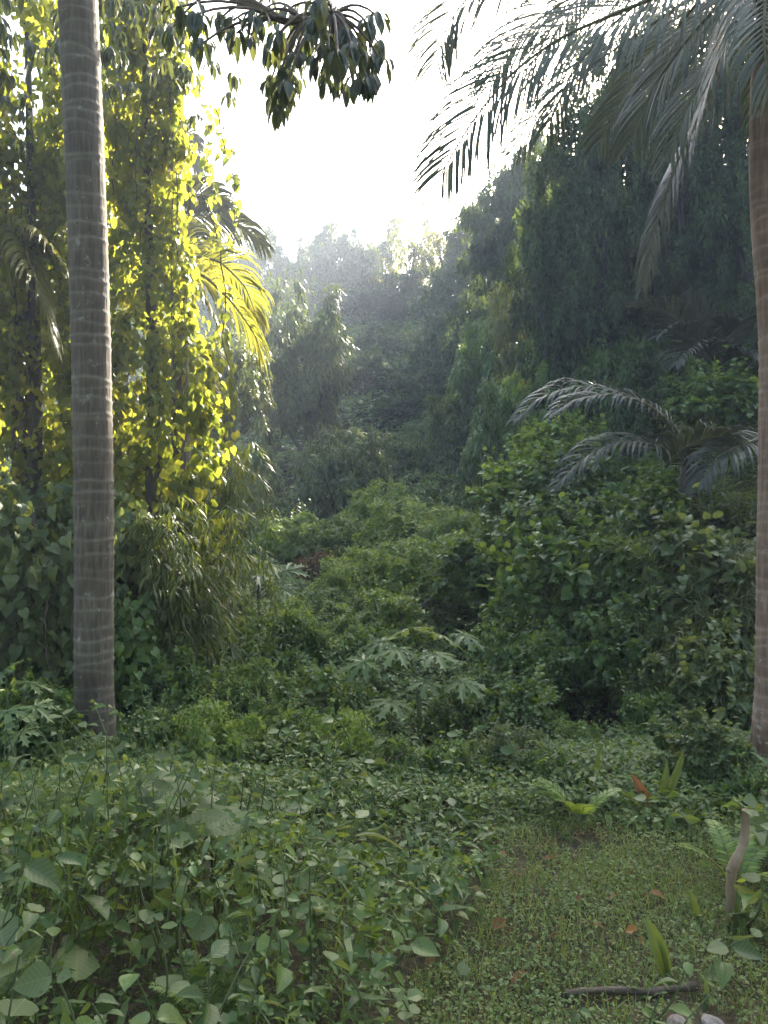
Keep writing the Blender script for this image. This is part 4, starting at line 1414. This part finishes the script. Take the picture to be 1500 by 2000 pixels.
def lobed_mesh():
    """broad shallow-lobed leaf"""
    th = np.linspace(-math.pi * .93, math.pi * .93, 41)
    rad = .55 + .33 * np.abs(np.cos(th * 1.5)) ** 1.2 + .14 * np.cos(th)
    V = [(0, 0, 0)] + [(r_ * math.sin(t) * .5, r_ * math.cos(t) * .5, .02) for t, r_ in zip(th, rad)] + \
        [(r_ * math.sin(t), r_ * math.cos(t), -.1 * r_ - .06 * math.cos(t * 4.5)) for t, r_ in zip(th, rad)]
    n = 41
    F3 = [(0, 1 + i, 2 + i) for i in range(n - 1)]
    F4 = [(1 + i, 1 + n + i, 2 + n + i, 2 + i) for i in range(n - 1)]
    a = Acc()
    a.add(V, F3)
    a.add(np.array(V), F4)
    return a.mesh('leaf', M['weedgrey'], smooth=True)


LOBED = lobed_mesh()


# ------------------------------------------------------------------ foreground weeds
def weed(px, py, d, kind, nleaf, leaf, label, seed, name='broadleaf_weed', lean=.35, pairs=True, spread=1.0, cat='weed'):
    """py = photograph height of the plant's top"""
    r = np.random.default_rng(3000 + seed)
    tip = at(px, py, d)
    z = gz1(tip[0], d)
    org = np.array((tip[0] + r.normal() * .05, d + r.normal() * .05, z))
    root = empty(name, org)
    H = max(tip[2] - z, .06)
    top = tip - org
    q = np.linspace(0, 1, 9)[:, None]
    pts = np.array((0, 0, -.03)) * (1 - q) + top * q + np.sin(q * 3.14) * np.array((r.normal(), r.normal(), 0)) * .08 * lean * 3 + (1 - q) ** 1.5 * np.array((r.normal(), r.normal(), 0)) * .07
    a = Acc()
    a.tube(pts, np.linspace(.0045, .002, 9), 5)
    a.obj('stem', M['stem'], root, smooth=True)
    for i in range(nleaf):
        t = 1 - (i // 2 if pairs else i) / max(nleaf / (2 if pairs else 1), 1) * min(.8, .35 / H + .25)
        f = t * 8; j = min(int(f), 7)
        p = pts[j] + (pts[j + 1] - pts[j]) * (f - j)
        th = (i // 2) * 1.9 + (i % 2) * 3.14 + r.normal() * .5 + seed
        o_ = np.array((math.cos(th), math.sin(th), 0))
        s = leaf * (.4 + .85 * r.random()) * (1.0 - .25 * (i < 2))
        D = o_ * spread + np.array((0, 0, .25 - .55 * r.random()))
        st = s * .25
        put_leaf(kind, p + unit(D) * st * .5, D, np.array((0, -.15, 1)) + r.normal(size=3) * .5, s, root, .9 + .25 * r.random())
    tag(root, label, cat, 'weeds of the foreground thicket')
    return root


weeds = [  # px, py(top), d, leaf kind, number, leaf length, label
    (45, 1690, 2.15, 'broad', 7, .13, 'large dull-leaved weed at the left edge, level with the trunk foot'),
    (105, 1675, 2.35, 'oval', 6, .15, 'weed with long pointed veined leaf near the left edge'),
    (40, 1850, 1.75, 'broad', 6, .13, 'big dark three-leaved creeper in the bottom left corner'),
    (110, 1905, 1.7, 'broad', 5, .12, 'dark creeper at the bottom edge near the left corner'),
    (190, 1700, 2.4, 'broad', 6, .09, 'creeper with triangular veined leaf left of the dark gap'),
    (250, 1650, 2.7, 'oval', 8, .1, 'leafy weed above the dark gap at left'),
    (265, 1690, 2.5, 'round', 7, .11, 'dark round-leaved creeper over the dark gap'),
    (300, 1790, 2.1, 'round', 4, .075, 'pale round insect-bitten leaf plant right of the dark gap'),
    (60, 1780, 2.0, 'broad', 7, .1, 'greyish creeper with holed leaf below the left edge weed'),
    (330, 1640, 2.8, 'broadw', 7, .1, 'hanging-leaf weed below the large lobed leaves'),
    (180, 1620, 2.95, 'broadw', 8, .1, 'bright heart-leaved weed between trunk and left edge'),
    (60, 1600, 3.05, 'oval', 8, .11, 'upright weed at left edge in the third row back'),
    (130, 1560, 3.5, 'broadw', 8, .1, 'heart-leaved weed just in front of the palm base, left side'),
    (250, 1545, 3.6, 'oval', 8, .1, 'leafy weed just in front of the palm base, right side'),
    (450, 1720, 2.5, 'round', 7, .075, 'weed with oval grey leaves left of centre'),
    (550, 1730, 2.45, 'round', 6, .08, 'pale round-leaved weed at the thicket middle'),
    (600, 1745, 2.4, 'broad', 6, .075, 'grey-leaved weed right of the pale round-leaved one'),
    (690, 1760, 2.4, 'oval', 6, .085, 'lance-leaved weed at the thicket edge facing the clearing'),
    (500, 1835, 2.1, 'oval', 7, .085, 'weed with pale oval leaves at thicket middle front'),
    (410, 1875, 1.95, 'oval', 6, .1, 'weed with two long dark leaves at the bottom'),
    (520, 1870, 1.95, 'lance', 6, .11, 'narrow-leaved weed near the bottom middle'),
    (650, 1880, 2.05, 'broad', 5, .07, 'small drooping three-leaved creeper by the clearing edge'),
    (620, 1690, 2.7, 'broadw', 7, .07, 'bright small weed behind the pale round-leaved ones'),
    (180, 1960, 1.7, 'broadw', 6, .075, 'fresh green seedling weed at the bottom left'),
    (260, 1900, 1.9, 'broadw', 5, .08, 'fresh heart-leaved weed below the dark gap'),
    (480, 1620, 3.0, 'oval', 8, .08, 'leafy weed in front of the spidery-leaved plants'),
    (760, 1700, 2.8, 'oval', 7, .065, 'low weed at the left end of the bare patch'),
    (880, 1640, 3.5, 'oval', 8, .06, 'low weed at the back edge of the clearing, centre'),
    (790, 1600, 3.6, 'lance', 8, .075, 'lance-leaved weed behind the bare patch'),
    (680, 1590, 3.5, 'oval', 8, .075, 'leafy weed between lily-like plant and bare patch'),
    (980, 1560, 4.2, 'oval', 8, .075, 'leafy weed left of the tiny fern'),
    (1170, 1560, 4.3, 'oval', 9, .085, 'leafy weed left of the reddish palm seedling'),
    (1390, 1570, 4.0, 'broad', 8, .085, 'broad-leaved weed behind the crooked stem'),
    (1480, 1600, 3.5, 'broadw', 8, .09, 'bright weed right of the crooked stem top'),
    (1490, 1720, 2.9, 'broad', 8, .1, 'grey broad-leaved weed at the right edge beside the crooked stem'),
    (1470, 1830, 2.5, 'broad', 7, .09, 'grey broad-leaved weed low at the right edge'),
    (1340, 1875, 2.4, 'oval', 6, .07, 'small weed right of the cut palm seedling'),
    (1400, 1930, 2.2, 'lance', 7, .06, 'narrow-leaved weed above the right-hand stone'),
    (1290, 1940, 2.1, 'lance', 6, .055, 'small lance-leaved weed at the log, above the left stone'),
    (910, 1880, 2.3, 'round', 4, .05, 'tiny round-leaved herb in the clearing front'),
    (780, 1940, 2.0, 'round', 5, .05, 'tiny round-leaved herb at the clearing bottom'),
    (1130, 1975, 1.95, 'broadw', 5, .055, 'small herb at the bottom edge, left of the stones'),
]
for i, wd in enumerate(weeds):
    weed(*wd[:6], wd[6], i)

def nth(k):
    return '%d%s' % (k, 'th' if 10 < k % 100 < 14 else {1: 'st', 2: 'nd', 3: 'rd'}.get(k % 10, 'th'))


def number_from_left(objs, label):
    for k, o_ in enumerate(sorted(objs, key=lambda o_: o_.location.x / o_.location.y)):
        o_['label'] = '%s, %s from the left' % (label, nth(k + 1))


# the many look-alike weeds, by zone
zones = [('oval', 'broadw', -1.35, -.2, 1.75, 2.5, 'small broad-leaved weed in the front thicket at lower left', 36, .055),
         ('broad', 'ovalg', -1.6, -.3, 2.5, 3.4, 'broad-leaved weed in the tangle before the left palm foot', 44, .062),
         ('oval', 'lance', -.6, .9, 3.0, 4.3, 'low weed in the tangle between left palm and clearing', 30, .065),
         ('oval', 'lance', -1.3, 2.3, 4.1, 5.3, 'upright leafy weed along the far edge of the thicket', 46, .085),
         ('broad', 'broadw', 1.35, 1.9, 2.2, 4.0, 'broad-leaved weed in the right margin of the clearing', 14, .08)]
rw = np.random.default_rng(808)
q_ = 100
for k1, k2, xa, xb, ya, yb, lb, cnt, lf in zones:
    made = []
    for _ in range(cnt):
        for _t in range(20):
            d = ya + (yb - ya) * rw.random()
            x_ = xa + (xb - xa) * rw.random()
            if not clearing_mask(x_, d) and (x_ + .72) ** 2 + (d - 2.2) ** 2 > .06 and abs(x_) < 750 * K * d * 1.05:
                break
        else:
            continue
        hh = float(weed_height(x_, d)) * (1.0 + .35 * rw.random()) + .04 + (.3 * rw.random() if ya > 4 else 0)
        made.append(weed(750 + x_ / d / K, 1000 + (CAMZ - gz1(x_, d) - hh) / d / K, d, k1 if rw.random() < .6 else k2, int(rw.integers(5, 9)), lf * (.7 + .6 * rw.random()), lb, q_))
        q_ += 1
    number_from_left(made, lb)

# plants with rosettes of long strap leaves
for i, (px, py, d, n_, L, lb) in enumerate(((520, 1575, 3.2, 9, .2, 'spidery plant with arching strap leaves, left of the pair'),
                                            (715, 1600, 3.1, 9, .2, 'spidery plant with strap leaves, right of the pair'),
                                            (590, 1640, 2.9, 7, .17, 'small spidery plant in front of the pair'),
                                            (500, 1535, 3.7, 6, .19, 'lily-like plant with wide curved pale leaf'))):
    weed(px, py, d, 'strapg', n_, L, lb, 60 + i, 'strap_leaf_plant', pairs=False, cat='plant')

# two plants with a single large lobed leaf, and smaller ones
for i, (px, py, d, s, lb) in enumerate(((300, 1540, 3.1, .17, 'plant with one large pale lobed leaf, the upper one'),
                                        (395, 1592, 3.0, .17, 'plant with one large pale lobed leaf, lower and right'),
                                        (30, 1545, 3.2, .12, 'lobed-leaf plant at the left edge below the pale leaf cluster'))):
    tip = at(px, py, d)
    z = gz1(tip[0], d)
    root = empty('lobed_leaf_plant', (tip[0], d + .05, z))
    a = Acc()
    top = np.array((0, -.05, tip[2] - z))
    q = np.linspace(0, 1, 7)[:, None]
    a.tube(np.array((0, 0, -.03)) + (top - np.array((0, 0, -.03))) * q + np.sin(q * 3) * np.array((.03, .02, 0)), np.linspace(.006, .003, 7), 6)
    a.obj('stem', M['stem'], root, smooth=True)
    for j, (ox, oz, sc_) in enumerate(((0, 0, 1), (-.1, -.1, .6), (.11, -.13, .55))):
        o = bpy.data.objects.new('leaf', LOBED)
        link(o, root)
        o.matrix_local = Matrix.Translation(Vector(top) + Vector((ox, .02 * j, oz))) @ frame((.9 - 1.2 * j, -.35, -.05), (.05 * j, -.28, 1)).to_4x4() @ Matrix.Diagonal((s * sc_,) * 3 + (1,))
        if j:
            a = Acc()
            a.tube([top + np.array((0, 0, oz - .05)), top + np.array((ox, .02 * j, oz))], .003, 4)
            a.obj('leaf_stalk', M['stem'], root)
    tag(root, lb, 'plant')


# ------------------------------------------------------------------ palm seedlings, fern, stick, log, stones, dead leaves
def seedling(px, py_base, d, blades, label, name='palm_seedling'):
    c = at(px, py_base, d)
    root = empty(name, (c[0], d, gz1(c[0], d)))
    for kind, ex, ey, s, wd in blades:
        D = at(px + ex, py_base + ey, d) - c
        put_leaf(kind, (0, 0, 0), D + np.array((0, .02, 0)), np.array((.2, -1, .15)), np.linalg.norm(D), root, wd, 'leaf')
    a = Acc()
    a.tube([(0, 0, -.04), (0, 0, .05)], (.012, .006), 6)
    a.obj('stem', M['stem'], root)
    tag(root, label, 'seedling')


def base_y(d):
    return 1000 + CAMZ / (K * d)


seedling(1272, base_y(4.05), 4.05, [('red', -32, -85, 1, .75), ('sword', 40, -110, 1, 1.1), ('sword', 62, -85, 1, .9), ('sword', -60, -55, 1, .9), ('sword', 75, -135, 1, .8)],
         'palm seedling with one reddish brown leaf at the back of the clearing')
seedling(1305, base_y(2.62), 2.62, [('sword', -34, -125, 1, 1.9), ('sword', -14, -100, 1, .9)], 'palm seedling with squarely cut dark leaf beside the log')
seedling(1365, base_y(2.95), 2.95, [('sword', -14, -75, 1, 1.5), ('sword', 6, -45, 1, 1.2)], 'short two-bladed palm seedling left of the crooked stem base')
seedling(1432, base_y(2.9), 2.9, [('sword', 16, -85, 1, 1.3), ('sword', 42, -62, 1, 1.3), ('sword', -6, -40, 1, 1.2)], 'palm seedling with splayed leaves at the crooked stem base')
seedling(1378, base_y(2.5), 2.5, [('sword', 6, -60, 1, 1.3), ('sword', -10, -30, 1, 1)], 'tiny palm seedling just above the right stone')
seedling(586, 1520, 4.7, [('sword', -22, -52, 1, 2.6), ('sword', 8, -62, 1, 1.3)], 'palm seedling poking up in the undergrowth left of the gully', 'palm_seedling')
seedling(1150, 1590, 4.4, [('sword', 26, -95, 1, .8), ('sword', 40, -60, 1, .8), ('sword', -30, -60, 1, .8)], 'thin green seedling left of the reddish one')


def fern(px, d, n, L, label, seed):
    r = np.random.default_rng(seed)
    c = at(px, 1500, d)
    root = empty('fern', (c[0], d, gz1(c[0], d)))
    for k in range(n):
        th = r.random() * 6.28
        frond(root, (0, 0, .01), (math.cos(th) * .6, math.sin(th) * .6, 1.0), L * (.7 + .5 * r.random()), 1.1, 26, L * .2, L * .03, M['bushlight'], r,
              ang=(80, 60), ldroop=.15, fold=.05, rach=.0025, segs=3, start=.3)
    tag(root, label, 'fern')


fern(1135, 3.95, 6, .3, 'tiny bright fern at the back edge of the clearing', 1)
fern(430, 2.3, 5, .25, 'small fern in the shade of the foreground thicket', 2)
fern(1440, 3.2, 6, .3, 'small fern tucked behind the crooked stem', 3)

# crooked pruned stem
SD = 2.98
pts = np.array([at(px, py, SD + dd) for px, py, dd in ((1424, base_y(SD) + 10, 0), (1427, 1770, 0), (1427, 1715, -.005), (1432, 1692, -.01), (1444, 1668, 0), (1453, 1645, .01), (1456, 1610, .01), (1456, 1582, .01))])
org = np.array((pts[0][0], SD, gz1(pts[0][0], SD)))
root = empty('crooked_stem', org)
q = np.linspace(0, 7, 40)
pp = np.stack([np.interp(q, np.arange(8), pts[:, i]) for i in range(3)], -1) - org
for _ in range(3):
    pp[1:-1] = (pp[:-2] + 2 * pp[1:-1] + pp[2:]) / 4
rad = np.interp(q, [0, 1, 2.6, 3.3, 4, 5, 6.6, 7], [.021, .018, .0175, .021, .0175, .016, .0155, .018])
rad = rad * (1 + .06 * np.sin(q * 9))
a = Acc()
a.tube(pp, rad, 14)
a.obj('stem', M['stick'], root, smooth=True)
a = Acc()
k0 = pp[15]
a.tube([k0, k0 + np.array((-.018, -.006, .002)), k0 + np.array((-.026, -.008, .006))], (.013, .011, .006), 8)
a.obj('branch_stub', M['stick'], root, smooth=True)
r = np.random.default_rng(4)
for k in range(11):
    th = r.random() * 6.28
    put_leaf('oval', pp[-1] + np.array((math.cos(th) * .015, math.sin(th) * .015, .004 * k / 4)), np.array((math.cos(th), math.sin(th), .25 * r.random())),
             np.array((0, 0, 1)) + r.normal(size=3) * .3, .04 + .03 * r.random(), root)
tag(root, 'crooked bare pruned stem with a few sprouts on its cut top', 'plant stem')

# fallen log
p0, p1 = at(1105, 1945, 2.53), at(1362, 1930, 2.57)
org = np.array((*((p0 + p1) / 2)[:2], gz1(*((p0 + p1) / 2)[:2])))
root = empty('fallen_log', org)
q = np.linspace(0, 1, 18)[:, None]
pts = (p0 + (p1 - p0) * q - org)
pts[:, 2] = .026 + .006 * np.sin(q[:, 0] * 7)
a = Acc()
a.tube(pts, .0125 + .002 * np.sin(q[:, 0] * 21) + .002 * np.cos(q[:, 0] * 47), 11)
a.obj('wood', M['log'], root, smooth=True)
a = Acc()
a.tube(pts[7:9] + np.array((0, 0, .008)), (.008, .004), 6)
a.obj('knot', M['log'], root)
tag(root, 'thin grey weathered log lying across the clearing front', 'log')

# stones
for px, d, s, sh, lb in ((1322, 2.42, .04, 1, 'pale stone at the bottom edge, left of the two'), (1392, 2.42, .048, 2, 'rounded pinkish stone at the bottom edge, right of the two')):
    r = np.random.default_rng(sh)
    nu, nv = 14, 9
    V = [(0, 0, 1.0)]
    for i in range(1, nv):
        for j in range(nu):
            ph, th = math.pi * i / nv, 2 * math.pi * j / nu
            V.append((math.sin(ph) * math.cos(th), math.sin(ph) * math.sin(th), math.cos(ph)))
    V.append((0, 0, -1.0))
    V = np.array(V)
    for _ in range(7):
        nrm = unit(r.normal(size=3)); lim = .62 + .25 * r.random()
        dd = V @ nrm
        V -= np.clip(dd - lim, 0, 1)[:, None] * nrm * .85
    V = V * (1, .8, .62) * s
    F3 = [(0, 1 + j, 1 + (j + 1) % nu) for j in range(nu)]
    F4 = [(1 + (i - 1) * nu + j, 1 + i * nu + j, 1 + i * nu + (j + 1) % nu, 1 + (i - 1) * nu + (j + 1) % nu) for i in range(1, nv - 1) for j in range(nu)]
    l0 = 1 + (nv - 2) * nu
    F3 += [(len(V) - 1, l0 + (j + 1) % nu, l0 + j) for j in range(nu)]
    a = Acc()
    a.add(V, F3); a.n -= 0
    a.f.append((np.array(F4), 0))
    o = a.obj('stone', M['stone'], smooth=sh == 2)
    p = at(px, 1990, d)
    o.location = (p[0], d, gz1(p[0], d) + s * .12)
    o.rotation_euler = (0, .1, sh)
    tag(o, lb, 'stone')

# fallen leaves
r = np.random.default_rng(19)
spots = [(940, 1760), (1010, 1720), (1060, 1690), (885, 1790), (960, 1830), (1090, 1660), (1180, 1830), (1230, 1720), (830, 1900), (1000, 1930), (1130, 1780), (1250, 1860),
         (1075, 1850), (905, 1725), (930, 1700), (980, 1690), (1040, 1665), (1300, 1770)]
made = []
for i, (px, py) in enumerate(spots):
    d = CAMZ / ((py - 1000) * K)
    p = at(px, py, d)
    th = r.random() * 6.28
    o = put_leaf('dead', (p[0], d, gz1(p[0], d) + .03), (math.cos(th), math.sin(th), .25), np.array((0, -.3, 1)) + r.normal(size=3) * .3, .035 + .04 * r.random(), None, 1, 'fallen_leaf')
    tag(o, 'dry brown curled leaf fallen on the clearing', 'fallen leaf', 'brown leaves fallen on the clearing')
    made.append(o)
for k, o in enumerate(sorted(made, key=lambda o: o.location.x / o.location.y)):
    o['label'] = 'dry brown curled leaf fallen on the clearing, %s from the left' % nth(k + 1)
for px, py, s, lb in ((1222, 1838, .05, 'bright orange fallen leaf in the clearing near the cut seedling'), (1190, 1770, .035, 'orange-brown fallen leaf in the middle of the clearing')):
    d = CAMZ / ((py - 1000) * K)
    p = at(px, py, d)
    o = put_leaf('orange', (p[0], d, gz1(p[0], d) + .035), (.8, -.4, .3), (0, -.5, 1), s, None, 1, 'fallen_leaf')
    tag(o, lb, 'fallen leaf')

# dry curled frond on the right bank
c = at(1385, 1140, 7.0)
root = empty('dry_frond', c)
r5 = np.random.default_rng(31)
frond(root, (.42, .1, .2), (-1, -.1, -.25), .5, .5, 14, .26, .02, M['drypalm'], r5, ang=(35, 15), ldroop=.3, fold=-.1, rach=.01, name='leaflets')
o = put_leaf('red', (.18, 0, .1), (-1, -.1, -.38), (-.3, -.8, .6), .24, root, 1.6, 'sheath')
tag(root, 'dry pinkish-brown palm frond caught on the right bank', 'dead frond')

# ------------------------------------------------------------------ haze
a = Acc()
x0, x1, y0, y1, z0, z1 = -112, 112, -112, 132, -2.5, 34
V = [(x, y, z) for z in (z0, z1) for y in (y0, y1) for x in (x0, x1)]
a.add(V, [(0, 2, 3, 1), (4, 5, 7, 6), (0, 1, 5, 4), (2, 6, 7, 3), (0, 4, 6, 2), (1, 3, 7, 5)])
hm = bpy.data.materials.new('haze')
hm.use_nodes = True
nt = hm.node_tree
nt.nodes.clear()
out = nt.nodes.new('ShaderNodeOutputMaterial')
pv = nt.nodes.new('ShaderNodeVolumePrincipled')
pv.inputs['Color'].default_value = (.74, .85, 1.0, 1)
pv.inputs['Density'].default_value = HAZE_DENSITY
pv.inputs['Anisotropy'].default_value = .3
nt.links.new(pv.outputs[0], out.inputs['Volume'])
o = a.obj('haze', hm)
tag(o, 'pale sunlit haze hanging in the valley air', 'haze', kind='stuff')
